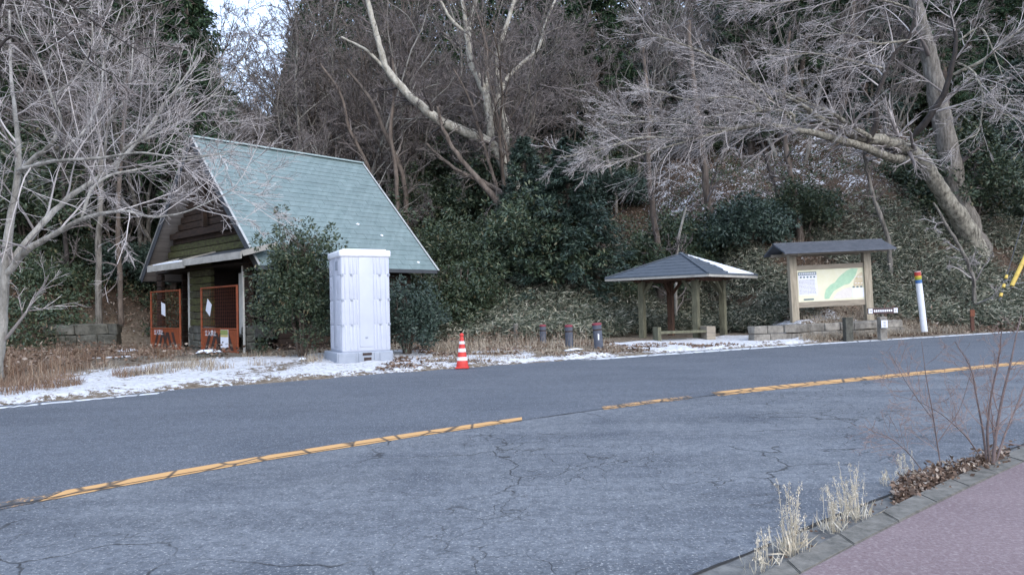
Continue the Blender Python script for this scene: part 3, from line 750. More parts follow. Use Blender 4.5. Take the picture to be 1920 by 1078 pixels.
# ------------------------------------------------------------------ information board
BY = 25.3
bc = D(1561, 600, BY)
board = thing('information_board', 'roofed timber information board showing a green map on cream', 'information board', (bc.x, BY, .3), R_(4))
board.rotation_euler = (0, R_(-1.4), R_(4))
k_ = BY / FPX
bw = 72 * k_
for s_ in (-1, 1):
    mb = MB(); mb.box(s_ * bw - .13, s_ * bw + .13, -.1, .1, -.25, 2.72, None, .012)
    mb.build('post', M['old_wood'], board)
    mb = MB(); mb.bar((s_ * bw, -.62, 2.66), (s_ * bw, .62, 2.80), .12, .14, up=(0, 0, 1)); mb.build('bracket', M['old_wood'], board)
bi = bw - .13
mb = MB(); mb.box(-bi, bi, -.05, .05, .80, 1.0, None, .008); mb.build('bottom_rail', M['old_wood_h'], board)
mb = MB(); mb.box(-bi, bi, -.05, .05, 2.12, 2.28, None, .008); mb.build('top_rail', M['old_wood_h'], board)
mb = MB(); mb.box(-bi, bi, -.02, .03, 1.0, 2.12); panel = mb.build('map_panel', simple('map_cream', (.68, .66, .46), (.72, .70, .55), 3, .6), board)
M['map_green'] = simple('map_green', (.33, .52, .36), (.42, .60, .42), 9, .6)
M['map_pale'] = simple('map_pale', (.62, .58, .54), (.70, .66, .60), 9, .6)
M['map_tan'] = simple('map_tan', (.50, .40, .24), (.58, .52, .40), 6, .6)
M['ink'] = simple('ink', (.09, .14, .16), (.12, .18, .2), 9, .6)
M['ink_grey'] = simple('ink_grey', (.28, .27, .30), (.35, .34, .36), 9, .6)
def flat(name, x0, x1, z0, z1, m, y=-.024):
    mb = MB(); mb.box(x0, x1, y - .002, y, z0, z1); return mb.build(name, m, panel)
def blob(name, pts, m, y):
    mb = MB(); mb.poly([(p[0], y, p[1]) for p in pts], .002, (0, -1, 0)); return mb.build(name, m, panel)
# positions on the panel from 0..1 across and 0..1 up
U = lambda u: -bi + 2 * bi * u
Vv = lambda v: 1.0 + 1.12 * v
br = random.Random(12)
ridge_top = [(.40, .06), (.40, .22), (.44, .36), (.50, .48), (.56, .56), (.62, .70), (.68, .80), (.76, .90), (.84, .97)]
ridge_bot = [(.93, .96), (.90, .84), (.86, .74), (.84, .60), (.78, .52), (.70, .46), (.62, .38), (.55, .30), (.50, .20), (.46, .08)]
pts = [(U(u + br.uniform(-.012, .012)), Vv(v + br.uniform(-.02, .02))) for u, v in ridge_top + ridge_bot]
blob('map_relief', pts, M['map_green'], -.0235)
blob('map_lowland', [(U(u), Vv(v)) for u, v in ((.52, .05), (.58, .24), (.70, .36), (.80, .40), (.82, .25), (.80, .06))], M['map_pale'], -.0215)
blob('map_upland', [(U(u), Vv(v)) for u, v in ((.84, .40), (.85, .60), (.92, .80), (.985, .86), (.985, .40))], M['map_tan'], -.0215)
flat('text_panel', U(.025), U(.30), Vv(.20), Vv(.92), M['paper'])
flat('title_bar', U(.025), U(.295), Vv(.83), Vv(.93), M['ink'], -.028)
for k in range(9): flat('title_mark', U(.035 + k * .0285), U(.035 + k * .0285 + .019), Vv(.855), Vv(.905), M['paper'], -.031)
for k in range(5): flat('title_mark', U(.05 + k * .05), U(.05 + k * .05 + .026), Vv(.745), Vv(.795), M['ink'], -.028)
mb = MB()
for r_ in range(11):
    u = .035
    while u < .27:
        w_ = br.uniform(.008, .02); mb.box(U(u), U(u + w_), -.029, -.027, Vv(.665 - r_ * .041), Vv(.665 - r_ * .041 + .017)); u += w_ + .007
tag(mb.build('text_lines', M['ink_grey'], panel), kind='stuff')
flat('caption', U(.09), U(.24), Vv(.05), Vv(.095), M['ink'], -.028)
flat('legend', U(.815), U(.99), Vv(.06), Vv(.36), M['paper'])
for k in range(3): flat('legend_mark', U(.825 + k * .057), U(.825 + k * .057 + .032), Vv(.375), Vv(.42), M['ink'], -.028)
for k in range(6):
    u, v = (.86 + (k % 3) * .045, .50 + (k // 3) * .2); flat('map_label', U(u), U(u + .03), Vv(v), Vv(v + .02), M['paper'], -.028)
# roof of the board: sheets with battens
rw = 105 * k_
M['board_roof'] = simple('board_roof', (.055, .065, .08), (.09, .10, .12), 5, .55, .4)
for s_ in (-1, 1):
    mb = MB()
    mb.poly([(-rw, s_ * .85, 2.66), (rw, s_ * .85, 2.66), (rw, 0, 3.02), (-rw, 0, 3.02)], .05, (0, 0, 1)); rf = mb.build('roof_slope', M['board_roof'], board)
    for k in range(9):
        u = (k + .5) / 9; z = 2.66 + .36 * u + .06
        mb = MB(); mb.box(-rw, rw, s_ * .85 * (1 - u) - .008, s_ * .85 * (1 - u) + .008, z - .01, z + .008); mb.build('batten', M['board_roof'], rf)
mb = MB(); mb.box(-rw - .01, rw + .01, -.05, .05, 3.05, 3.10); mb.build('ridge_cap', M['board_roof'], board)
mb = MB(); mb.bar((rw - .04, -.80, 2.64), (rw - .04, 0, 2.985), .04, .10); mb.bar((rw - .04, .80, 2.64), (rw - .04, 0, 2.985), .04, .10); mb.build('verge_board', M['fascia'], board)
for s_ in (-1, 1):
    mb = MB(); mb.box(-rw + .15, rw - .15, s_ * .55 - .05, s_ * .55 + .05, 2.62, 2.72); mb.build('purlin', M['old_wood_h'], board)

# ------------------------------------------------------------------ low stone wall in front of the board, coping stones
wall = thing('low_stone_wall', 'low weathered stone wall running in front of the information board', 'wall')
def wall_run(p0, p1, h0, h1, courses, w0, zb, th, m, parent, seed, lean=.0, jit=.02):
    rr = random.Random(seed); d = p1 - p0; L = d.length; ang = math.atan2(d.y, d.x)
    for c in range(courses):
        x = -rr.uniform(0, w0 * .5)
        while x < L:
            w = w0 * rr.uniform(.7, 1.35); xe = min(L, x + w); xs = max(0, x)
            if xe - xs > .08:
                f0 = xs / L; hh = (h0 + (h1 - h0) * f0) / courses
                Mx = Matrix.Translation(Vector((p0.x, p0.y, zb))) @ Matrix.Rotation(ang, 4, 'Z')
                mb = MB(); o_ = rr.uniform(-.03, .03)
                mb.box(xs + .01, xe - .01, -th / 2 + o_ + lean * c, th / 2 + lean * c, c * hh + .006, (c + 1) * hh - .006 + rr.uniform(-.01, .015) * (c == courses - 1), Mx, min(.035, (xe - xs) * .2))
                mb.build('stone', m, parent, jit=jit * 1.8)
            x += w
w0 = G(1408, 628, .06); w1 = D(1700, 612, float(E_FAR(D(1700, 612, 25.4).x)) + 1.35)
w0 = Vector((D(1408, 628, 22.9).x, 22.9, 0)); w1 = Vector((13.6, float(E_FAR(13.6)) + 1.3, 0))
wall_run(w0, w1, .50, .55, 2, .75, .04, .34, M['stone'], wall, 5)

# finger sign and small posts by the wall
M['sign_brown'] = simple('sign_brown', (.06, .035, .035), (.08, .05, .05), 5, .6)
def fence_post(px, y0, y1, wpx, label, m, Y, cat='post', name='stone_post'):
    b = D(px, y1, Y); h = px2m(y1 - y0, Y); w = px2m(wpx, Y) / 2
    o = thing(name, label, cat, (b.x, b.y, b.z))
    mb = MB(); mb.box(-w, w, -w, w, -.35, h, None, .02); mb.build('shaft', m, o, jit=.01); return o
fence_post(1590, 595, 622, 14, 'squat dark grey stone post in front of the information board', M['stone_moss'], 22.9)
fp = fence_post(1654, 594, 620, 13, 'stone post bearing a small white plate below the finger sign', M['stone'], 23.2)
mb = MB(); mb.box(-.10, .10, -.17, -.145, .10, .34, None, .004); pl = mb.build('white_plate', M['paper'], fp)
for k in range(4): mb = MB(); mb.box(-.04, .04, -.173, -.171, .135 + k * .048, .16 + k * .048); mb.build('plate_mark', M['ink_grey'], pl)
sp_ = D(1655, 588, 23.5)
sign = thing('finger_sign', 'dark brown direction sign with white ends just below the information board', 'sign', (sp_.x, sp_.y, sp_.z), R_(8))
sign.rotation_euler = (0, R_(-.5), R_(8))
hwid = px2m(30, 23.5)
mb = MB(); mb.box(-hwid, hwid, -.03, .03, 0, .19, None, .006); mb.build('sign_board', M['sign_brown'], sign)
for s_ in (-1, 1):
    mb = MB(); mb.box(s_ * (hwid - .075) - .07, s_ * (hwid - .075) + .07, -.036, -.031, .02, .17); mb.build('white_end', M['paper'], sign)
    mb = MB(); q = s_ * (hwid - .075); mb.poly([(q - .04, -.037, .09), (q + .04, -.037, .06), (q + .04, -.037, .12)] if s_ < 0 else [(q + .04, -.037, .09), (q - .04, -.037, .06), (q - .04, -.037, .12)], .002, (0, -1, 0)); mb.build('arrow', M['ink_grey'], sign)
for k in range(9):
    mb = MB(); mb.box(-.33 + k * .075, -.33 + k * .075 + .05, -.036, -.031, .06, .13); mb.build('sign_mark', M['paper'], sign)
mb = MB(); mb.box(-.04, .04, -.0, .06, -.75, .0); mb.build('sign_post', M['stone_moss'], sign)
# striped marker post
mp = D(1733, 611, 25.0)
mk = thing('marker_post', 'tall white marker post with red, yellow and blue bands at its top', 'marker post', (mp.x, mp.y, mp.z - .2))
mk.rotation_euler = (0, R_(-4.5), 0)
hgt_m = px2m(611 - 508, 25.0) + .2; r = px2m(5.6, 25.0)
t = NT('marker_white'); c = t.mix(t.ramp(t.noise(3, 5, .7, t.mapping((1, 1, .4))), [(.45, 0.), (.7, .6)]), (.70, .71, .74), (.42, .44, .38)); M['mk_white'] = t.done(c, .6, .3)
mb = MB(); mb.lathe([(r, 0), (r, hgt_m - .42)], 18); mb.build('shaft', M['mk_white'], mk)
for a, b, nm, cc in ((.42, .30, 'blue_band', (.05, .14, .34)), (.30, .22, 'green_band', (.30, .34, .04)), (.22, .16, 'yellow_band', (.62, .40, .04)), (.16, .03, 'red_band', (.45, .05, .04)), (.03, 0, 'cap', (.6, .45, .42))):
    mb = MB(); mb.lathe([(r + .002, hgt_m - a), (r + .002, hgt_m - b)], 18); mb.build(nm, simple(nm, cc, None, 6, .5, .4), mk)

# yellow guards over guy wires at the edge
def guard(pts, r, label, seg=False, name='guy_wire_guard'):
    o = thing(name, label, 'guy wire guard', pts[0])
    base = Vector(pts[0]); M_y = simple('guard_yellow', (.62, .44, .08), (.50, .34, .07), 4, .5, .4)
    a, b = Vector((0, 0, 0)), Vector(pts[1]) - base
    mb = MB(); mb.tube(a - (b - a) * .06, b * 2.4, .012, seg=6); mb.build('wire', M['dark_metal'], o)
    if not seg:
        mb = MB(); mb.tube(a, b, r, seg=12); mb.build('sleeve', M_y, o)
        for k in range(1, 5): mb = MB(); q = b * (k / 5); mb.tube(q, q + b * .01, r + .006, seg=12); mb.build('sleeve_ring', M_y, o)
    else:
        for k in range(3):
            q0 = b * (k / 8); q1 = b * ((k + .35) / 8); mb = MB(); mb.tube(q0, q1, r * (1 - .05 * k), seg=10); mb.build('sleeve', M_y if k < 3 else M['cream'], o)
    return o
guard([D(1897, 536, 22), D(1942, 440, 22.3)], .06, 'thick plain yellow guard sleeve on a guy wire at the bank')
guard([D(1876, 556, 24), D(1915, 425, 25)], .05, 'thin guy wire carrying three small yellow sleeves', True)
po = D(1823, 604, 25)
ob = thing('marker_stake', 'low rusty orange marker stake standing in the dry grass of the bank', 'stake', (po.x, po.y, po.z - .3))
mb = MB(); mb.box(-.06, .06, -.03, .03, 0, .75, None, .01); mb.build('shaft', simple('rust', (.10, .045, .03), (.07, .035, .025), 5), ob)
mb = MB(); mb.box(-.08, .08, -.045, -.031, .50, .72, None, .005); mb.build('plate', simple('rust_orange', (.20, .07, .035), (.13, .05, .03), 5), ob)

# ------------------------------------------------------------------ stone wall by the wood, concrete kerb, boulders with snow
dw = thing('dry_stone_wall', 'low mossy dry stone wall at the foot of the wood beside the hut', 'wall')
wall_run(Vector((-22, 24.4, 0)), Vector((-14.0, 25.6, 0)), 1.15, 1.05, 3, .95, .0, .5, M['stone_moss'], dw, 9, .05, .06)
def rock(px, py, Y, w, h, label, snow=False, name='boulder', mat='stone'):
    p = hit(px, py) if Y is None else D(px, py, Y)
    if Y is not None: p.z = hgt(p.x, p.y)
    o = thing(name, label, 'rock', (p.x, p.y, p.z))
    bm = bmesh.new(); bmesh.ops.create_icosphere(bm, subdivisions=3, radius=1)
    for v in bm.verts:
        n_ = mnoise.noise(v.co * 1.3 + Vector((px, py, 0))) * .35 + mnoise.noise(v.co * 3 + Vector((py, px, 0))) * .15
        v.co = Vector((v.co.x * w * (1 + n_), v.co.y * w * .7 * (1 + n_), v.co.z * h * (1 + n_ * .6)))
    me = bpy.data.meshes.new('stone_body'); bm.to_mesh(me); link('stone_body', me, o, M[mat])
    if snow:
        top = [f for f in bm.faces if f.normal.z < .45]
        bmesh.ops.delete(bm, geom=top, context='FACES')
        for v in bm.verts: v.co += Vector((0, 0, .035)) + v.normal * .015
        me = bpy.data.meshes.new('snow_cap'); bm.to_mesh(me); c = link('snow_cap', me, o, M['snow'])
    bm.free(); return o
rock(855, 605, None, .55, .2, 'flat boulder topped with snow on the bank behind the traffic cone', True)
rock(868, 617, None, .45, .17, 'smaller snow-topped stone just below the flat boulder', True)
rock(888, 597, None, .25, .12, 'small snow-topped stone up the bank from the flat boulder', True)
rock(915, 578, None, .35, .15, 'snow-dusted stone highest on the bank above the traffic cone', True)
rock(934, 582, None, .28, .12, 'little snowy stone beside the highest stone of the bank', True)
rock(1080, 668, 19.6, .22, .06, 'small lump of snow at the foot of the middle bollard', True, 'snow_lump')
rock(1068, 673, 19.3, .15, .05, 'low lump of snow at the edge of the road below the bollards', True, 'snow_lump')
rock(390, 672, 20.3, .42, .16, 'round mossy stone half under dead grass before the gates', True, mat='stone_moss')
rock(240, 668, 22.5, .35, .12, 'flat stone lying beside the step of the far gate', True)
rock(568, 690, 17.6, .12, .06, 'fist-sized stone in the snow between bush and portable toilet', True)
kb0 = G(165, 682, .1)
kb = thing('concrete_block', 'long low concrete block dusted with snow near the dry stone wall', 'concrete block', (kb0.x, kb0.y, 0), R_(33))
mb = MB(); mb.box(0, 1.7, -.12, .12, 0, .22, None, .02); mb.build('block', M['concrete'], kb)
mb = MB(); mb.box(.1, 1.0, -.08, .1, .221, .25, None, .012); mb.build('snow_cap', M['snow'], kb, jit=.02)
for k, (u0, u1) in enumerate(((.05, .55), (.58, .95))):
    pass
# snow on the pavilion roof face nearest the sign
mb = MB(); mb.poly([p for p in PS(0, .42, .90, lambda u: .10 + .0 * u if u > .75 else .35 - (u - .42) * .6, lambda u: min(.86, 1.92 * (1 - u) if u > .5 else .8))]) if False else None

# ------------------------------------------------------------------ vegetation generators
def tubes(groups, name, m):
    Vs, Fs, base = [], [], 0
    for P, Rr, S in groups:
        N, n, _ = P.shape
        if N == 0: continue
        T = np.gradient(P, axis=1); T /= np.linalg.norm(T, axis=2, keepdims=True) + 1e-9
        mean = P[:, -1] - P[:, 0]; mean /= np.linalg.norm(mean, axis=1, keepdims=True) + 1e-9
        ref = np.where(np.abs(mean[:, 2:3]) > .8, np.array([[1., 0, 0]]), np.array([[0, 0, 1.]]))[:, None, :]
        u = ref - (ref * T).sum(2, keepdims=True) * T; u /= np.linalg.norm(u, axis=2, keepdims=True) + 1e-9
        v = np.cross(T, u)
        ang = np.arange(S) * 2 * np.pi / S
        ring = P[:, :, None, :] + Rr[:, :, None, None] * (u[:, :, None, :] * np.cos(ang)[None, None, :, None] + v[:, :, None, :] * np.sin(ang)[None, None, :, None])
        Vs.append(ring.reshape(-1, 3))
        i = np.arange(N * n * S).reshape(N, n, S) + base
        a = i[:, :-1, :]; b = i[:, 1:, :]
        F = np.stack([a, np.roll(a, -1, 2), np.roll(b, -1, 2), b], -1).reshape(-1, 4)
        Fs.append(F); base += N * n * S
    me = mesh_np(name, np.concatenate(Vs), [np.concatenate(Fs)], True)
    me.materials.append(m); return me
def resample(P, n):
    P = np.asarray(P, float); seg = np.linalg.norm(np.diff(P, axis=0), axis=1); s = np.concatenate([[0], np.cumsum(seg)]); q = np.linspace(0, s[-1], n)
    out = np.stack([np.interp(q, s, P[:, k]) for k in range(P.shape[1])], -1)
    for _ in range(2):
        out[1:-1] = out[1:-1] * .5 + (out[:-2] + out[2:]) * .25
    return out
def spawn(rg, P, Rr, K, tr, ang, lr, n, wob, up, rr, rend, flat=None, bias=None, lenabs=None, zsc=1.0):
    N, m, _ = P.shape
    if N == 0 or K == 0: return np.zeros((0, n, 3)), np.zeros((0, n))
    L = np.linalg.norm(np.diff(P, axis=1), axis=2).sum(1)
    pid = np.repeat(np.arange(N), K); tt = rg.uniform(tr[0], tr[1], N * K)
    f = tt * (m - 1); i = np.clip(f.astype(int), 0, m - 2); w = (f - i)[:, None]
    p0 = P[pid, i] * (1 - w) + P[pid, i + 1] * w
    r0 = Rr[pid, i] * (1 - w[:, 0]) + Rr[pid, i + 1] * w[:, 0]
    T = P[pid, i + 1] - P[pid, i]; T /= np.linalg.norm(T, axis=1, keepdims=True) + 1e-9
    q = rg.normal(size=(N * K, 3))
    if flat is not None: q[:, 2] *= flat
    q -= (q * T).sum(1, keepdims=True) * T; q /= np.linalg.norm(q, axis=1, keepdims=True) + 1e-9
    a = np.radians(rg.uniform(ang[0], ang[1], N * K))[:, None]
    d = T * np.cos(a) + q * np.sin(a)
    if bias is not None: d = d + np.array(bias)
    d /= np.linalg.norm(d, axis=1, keepdims=True)
    ln = (L[pid] if lenabs is None else lenabs) * lr * (1.1 - .6 * tt) * rg.uniform(.55, 1.25, N * K)
    out = np.zeros((N * K, n, 3)); out[:, 0] = p0; st = (ln / (n - 1))[:, None]
    for k in range(1, n):
        d = d + rg.normal(size=d.shape) * wob + np.array([0, 0, up]); d /= np.linalg.norm(d, axis=1, keepdims=True)
        out[:, k] = out[:, k - 1] + d * st
    rs = np.maximum(r0 * rr, rend)
    R2 = rs[:, None] * (1 - np.linspace(0, 1, n))[None, :] + rend * np.linspace(0, 1, n)[None, :]
    return out, R2
def leaves(rg, C, size, aspect, tilt=1.0, dirs=None, droop=0.0):
    """one four-cornered leaf at every point of C"""
    N = len(C); d = rg.normal(size=(N, 3)) if dirs is None else dirs + rg.normal(size=(N, 3)) * .5
    d[:, 2] = d[:, 2] * tilt - droop; d /= np.linalg.norm(d, axis=1, keepdims=True)
    q = rg.normal(size=(N, 3)); q[:, :2] *= .7; q -= (q * d).sum(1, keepdims=True) * d; q /= np.linalg.norm(q, axis=1, keepdims=True)
    s = size * rg.uniform(.6, 1.35, N)[:, None]
    side = np.cross(d, q)
    V = np.stack([C, C + d * s * .45 + side * s * aspect * .5 + q * s * .06, C + d * s, C + d * s * .45 - side * s * aspect * .5 + q * s * .06], 1)
    F = np.arange(N * 4).reshape(N, 4)
    return V.reshape(-1, 3), F
def leaf_obj(name, V, F, m):
    me = mesh_np(name, V, [F]); me.materials.append(m); return me

# ---- bare tree kinds
def bare_kind(seed, h, stems, spread, bark, twig, dens=1.0, rad=.13, thin=.0065, up=.03):
    rg = np.random.default_rng(seed); P0, R0 = [], []
    for k in range(stems):
        a = rg.uniform(0, 2 * np.pi) if stems > 1 else 0; ln = rg.uniform(.04, spread) if stems > 1 else rg.uniform(0, .12)
        n = 14; p = np.zeros((n, 3)); d = np.array([math.cos(a) * ln, math.sin(a) * ln, 1.]); p[0] = (math.cos(a) * .12 * (stems > 1), math.sin(a) * .12 * (stems > 1), -.4)
        hh = h * rg.uniform(.75, 1.05)
        for i in range(1, n):
            d = d + rg.normal(size=3) * np.array([.13, .13, .03]) + np.array([0, 0, .04]); d /= np.linalg.norm(d)
            p[i] = p[i - 1] + d * hh / (n - 1)
        P0.append(p); R0.append(rad * rg.uniform(.6, 1.1) * (1 - .85 * np.linspace(0, 1, n) ** .9) / math.sqrt(stems) ** .6)
    P0 = np.array(P0); R0 = np.array(R0)
    a1, r1 = spawn(rg, P0, R0, int(9 * dens) if stems > 1 else int(16 * dens), (.3, .98), (25, 60), .42, 9, .16, up, .55, .012)
    a2, r2 = spawn(rg, a1, r1, 6, (.2, .98), (25, 65), .5, 7, .2, up, .55, .008)
    a3, r3 = spawn(rg, a2, r2, 6, (.15, 1.), (20, 60), .55, 5, .22, up, .6, thin)
    a4, r4 = spawn(rg, a3, r3, 4, (.1, 1.), (20, 60), .6, 4, .2, up * .5, .7, thin * .8)
    tr = tubes([(P0, R0, 8), (a1, r1, 5)], 'trunk', bark)
    cr = tubes([(a2, r2, 4), (a3, r3, 3), (a4, r4, 3)], 'crown', twig)
    return tr, cr
BARE = [
    bare_kind(101, 11, 3, .35, M['brown_bark'], M['twig_brown']),
    bare_kind(102, 12, 1, .2, M['grey_bark'], M['twig_grey'], 1.1, .15),
    bare_kind(103, 10, 4, .5, M['grey_bark'], M['twig_grey'], .9, .12),
    bare_kind(104, 13, 2, .25, M['pale_bark'], M['twig_grey'], .9, .14),
    bare_kind(105, 8, 3, .6, M['brown_bark'], M['twig_grey'], .9, .09),
]
# ---- conifers
def conifer_kind(seed, h, base, wid, leaf, n_br=150, dens=1.0, trunk=None):
    rg = np.random.default_rng(seed)
    n = 10; p = np.zeros((1, n, 3)); p[0, :, 2] = np.linspace(-.4, h, n); p[0, :, :2] += np.cumsum(rg.normal(size=(n, 2)) * .05, 0)
    r = (.02 + .016 * h * (1 - np.linspace(0, 1, n)))[None, :]
    t_ = rg.uniform(base, 1, n_br); zz = t_ * h; L = wid * (1 - (t_ - base) / (1 - base)) ** .75 * rg.uniform(.65, 1.2, n_br) + .25
    az = rg.uniform(0, 2 * np.pi, n_br); m = 7; B = np.zeros((n_br, m, 3)); el = rg.uniform(-.1, .5, n_br)
    d = np.stack([np.cos(az) * np.cos(el), np.sin(az) * np.cos(el), np.sin(el)], -1)
    B[:, 0] = np.stack([np.interp(zz, p[0, :, 2], p[0, :, 0]), np.interp(zz, p[0, :, 2], p[0, :, 1]), zz], -1)
    for i in range(1, m):
        d = d + rg.normal(size=d.shape) * .12 - np.array([0, 0, .10]); d /= np.linalg.norm(d, axis=1, keepdims=True); B[:, i] = B[:, i - 1] + d * (L / (m - 1))[:, None]
    RB = np.linspace(.02, .006, m)[None, :].repeat(n_br, 0)
    S, RS = spawn(rg, B, RB, 10, (.25, 1.), (25, 60), .38, 5, .15, -.08, .5, .004, flat=.5)
    k = int(16 * dens); i0 = rg.integers(0, len(S), len(S) * k); tq = rg.uniform(0, 1, len(i0)) * 3.999; j = tq.astype(int); w = (tq - j)[:, None]
    C = S[i0, j] * (1 - w) + S[i0, j + 1] * w; Dd = S[i0, j + 1] - S[i0, j]; Dd /= np.linalg.norm(Dd, axis=1, keepdims=True) + 1e-9
    C = C + rg.normal(size=C.shape) * .05
    V, F = leaves(rg, C, .20, .32, .8, Dd, .35)
    tr = tubes([(p, r, 8), (B, RB, 4)], 'trunk', trunk or M['brown_bark']); cr = leaf_obj('crown', V, F, leaf)
    return tr, cr
CONI = [conifer_kind(201, 9, .12, 2.1, M['leaf_conifer'], 130), conifer_kind(202, 13, .30, 2.3, M['leaf_conifer'], 150), conifer_kind(203, 7, .08, 1.9, M['leaf_bluegreen'], 110)]
# ---- broadleaf evergreens and shrubs
def shrub_kind(seed, rx, rz, nclump, nleaf, size, leaf, stem=None, aspect=.42, low=.05):
    rg = np.random.default_rng(seed)
    # stems
    ns = 9; P = np.zeros((ns, 7, 3)); az = rg.uniform(0, 6.28, ns); sp = rg.uniform(.1, .75, ns) * rx
    for i in range(7):
        f = i / 6; P[:, i, 0] = np.cos(az) * sp * f ** .8; P[:, i, 1] = np.sin(az) * sp * f ** .8; P[:, i, 2] = -.25 + f * rz * rg.uniform(.8, 1.25)
    RR = np.linspace(.035, .01, 7)[None].repeat(ns, 0) * rx
    A, RA = spawn(rg, P, RR, 9, (.3, 1.), (25, 70), .38, 5, .2, .05, .5, .006)
    # clumps over an uneven volume
    th = rg.uniform(0, 2 * np.pi, nclump); ph = np.arccos(rg.uniform(-.55, 1, nclump)); rr = rg.uniform(.45, 1.0, nclump) ** .5
    bump = 1 + .28 * np.sin(th * 3 + seed) * np.sin(ph * 2.3) + .18 * rg.normal(size=nclump)
    cc = np.stack([np.sin(ph) * np.cos(th) * rx * rr * bump, np.sin(ph) * np.sin(th) * rx * rr * bump, (np.cos(ph) * rr * bump * .55 + .5) * rz], -1)
    cc[:, 2] = np.maximum(cc[:, 2], low)
    k = max(1, nleaf // nclump); C = np.repeat(cc, k, 0); out = rg.normal(size=C.shape); out /= np.linalg.norm(out, axis=1, keepdims=True)
    C = C + out * (rg.uniform(.3, 1, len(C))[:, None] ** .5) * .17 * rx ** .5
    V, F = leaves(rg, C, size, aspect, .8, out, .05)
    tr = tubes([(P, RR, 5), (A, RA, 3)], 'trunk', stem or M['brown_bark']); cr = leaf_obj('crown', V, F, leaf)
    return tr, cr
SHR = [shrub_kind(301, 1.5, 2.0, 340, 15000, .13, M['leaf_evergreen']), shrub_kind(302, 1.3, 1.5, 260, 12000, .12, M['leaf_bluegreen']),
       shrub_kind(303, 1.9, 3.2, 420, 18000, .15, M['leaf_evergreen']), shrub_kind(304, 1.0, 1.0, 170, 8000, .10, M['leaf_evergreen'])]
def place_kind(kind, name, label, cat, loc, rz, sc, group, tilt=(0, 0)):
    o = thing(name, label, cat, loc, rz, group); o.rotation_euler = (R_(tilt[0]), R_(tilt[1]), rz)
    o.scale = (sc, sc, sc * 1.0) if not isinstance(sc, tuple) else sc
    for nm, me in (('trunk', kind[0]), ('crown', kind[1])):
        c = bpy.data.objects.new(nm, me); COL.objects.link(c); c.parent = o
    return o

# ------------------------------------------------------------------ traced trees
def traced_tree(name, label, cat, limbs, bark, twig, seed, k1=5, k2=6, k3=6, k4=4, l1=1.6, thin=.006, up=.02, group=None, dark=(), flat=None, bias=None, twig_r=.0075, rs=1.0, knob=1.0, wb=.2, rsc=1.0, t0=.12, lf=1.0):
    """limbs: list of (points [(px,py,depth,radius_px)], spawns children 0..1)"""
    rg = np.random.default_rng(seed)
    L0 = []; root = None
    for pts, dens in limbs:
        w = []
        for a in pts:
            p = D(a[0], a[1], a[2]); w.append((p.x, p.y, p.z, px2m(a[3] * rsc, a[2])))
        n = max(8, len(pts) * 4); L0.append((resample(w, n), dens))
        if root is None: root = Vector(w[0][:3])
    o = thing(name, label, cat, root, 0, group)
    off = np.array(root)
    tr_groups = []; darkg = []; c1, c2, c3, c4 = [], [], [], []
    q0 = L0[0][0]; gz = hgt(q0[0, 0], q0[0, 1])
    if q0[0, 2] > gz - .25 and rs > .3:                       # root flare down into the ground
        foot = np.array([[q0[0, 0] + (q0[0, 0] - q0[3, 0]) * .3, q0[0, 1], gz - .4, q0[0, 3] * 1.12]])
        L0[0] = (resample(np.concatenate([foot, q0]), len(q0) + 4), L0[0][1])
    for idx, (Q, dens) in enumerate(L0):
        n = len(Q); P = Q[None, :, :3] - off; Rr = Q[None, :, 3].copy()
        kn = 1 + .10 * knob * np.sin(np.arange(n) * 1.7 + idx) * rg.uniform(.3, 1, n)
        Rr = Rr * kn[None]
        if idx: Rr[:, 0] *= .25; Rr[:, 1] *= .85
        P = P + rg.normal(size=P.shape) * Rr[..., None] * .18 * knob
        (darkg if idx in dark else tr_groups).append((P, Rr, 10))
        L = np.linalg.norm(np.diff(P, axis=1), axis=2).sum()
        K = int(k1 * dens * (max(1, L / 2.2) if rs > .3 else 1))
        if K < 1: continue
        A, RA = spawn(rg, P, Rr, K, (t0 if idx < 2 else .12, 1.), (25, 65), 1.0, 8, wb, up, .42, .010 * rs, flat=flat, lenabs=l1, bias=bias)
        B, RB = spawn(rg, A, RA, k2, (.15, 1.), (20, 60), .52 * lf, 6, wb, up, .6, .008 * rs, flat=flat)
        C, RC = spawn(rg, B, RB, k3, (.1, 1.), ((20, 55) if lf == 1.0 else (15, 42)), .55 * lf, 5, wb, up * .5, .75, twig_r, flat=flat)
        c1.append((A, RA, 5)); c2.append((B, RB, 4)); c3.append((C, RC, 3))
        if k4:
            E, RE = spawn(rg, C, RC, k4, (.1, 1.), (20, 50), .6, 4, .18, 0, .8, thin, flat=flat); c4.append((E, RE, 3))
    link('trunk', tubes(tr_groups, 'trunk', bark), o)
    if darkg: link('dark_limb', tubes(darkg, 'dark_limb', M['dark_bark']), o)
    link('crown', tubes(c1 + c2 + c3 + c4, 'crown', twig), o)
    return o
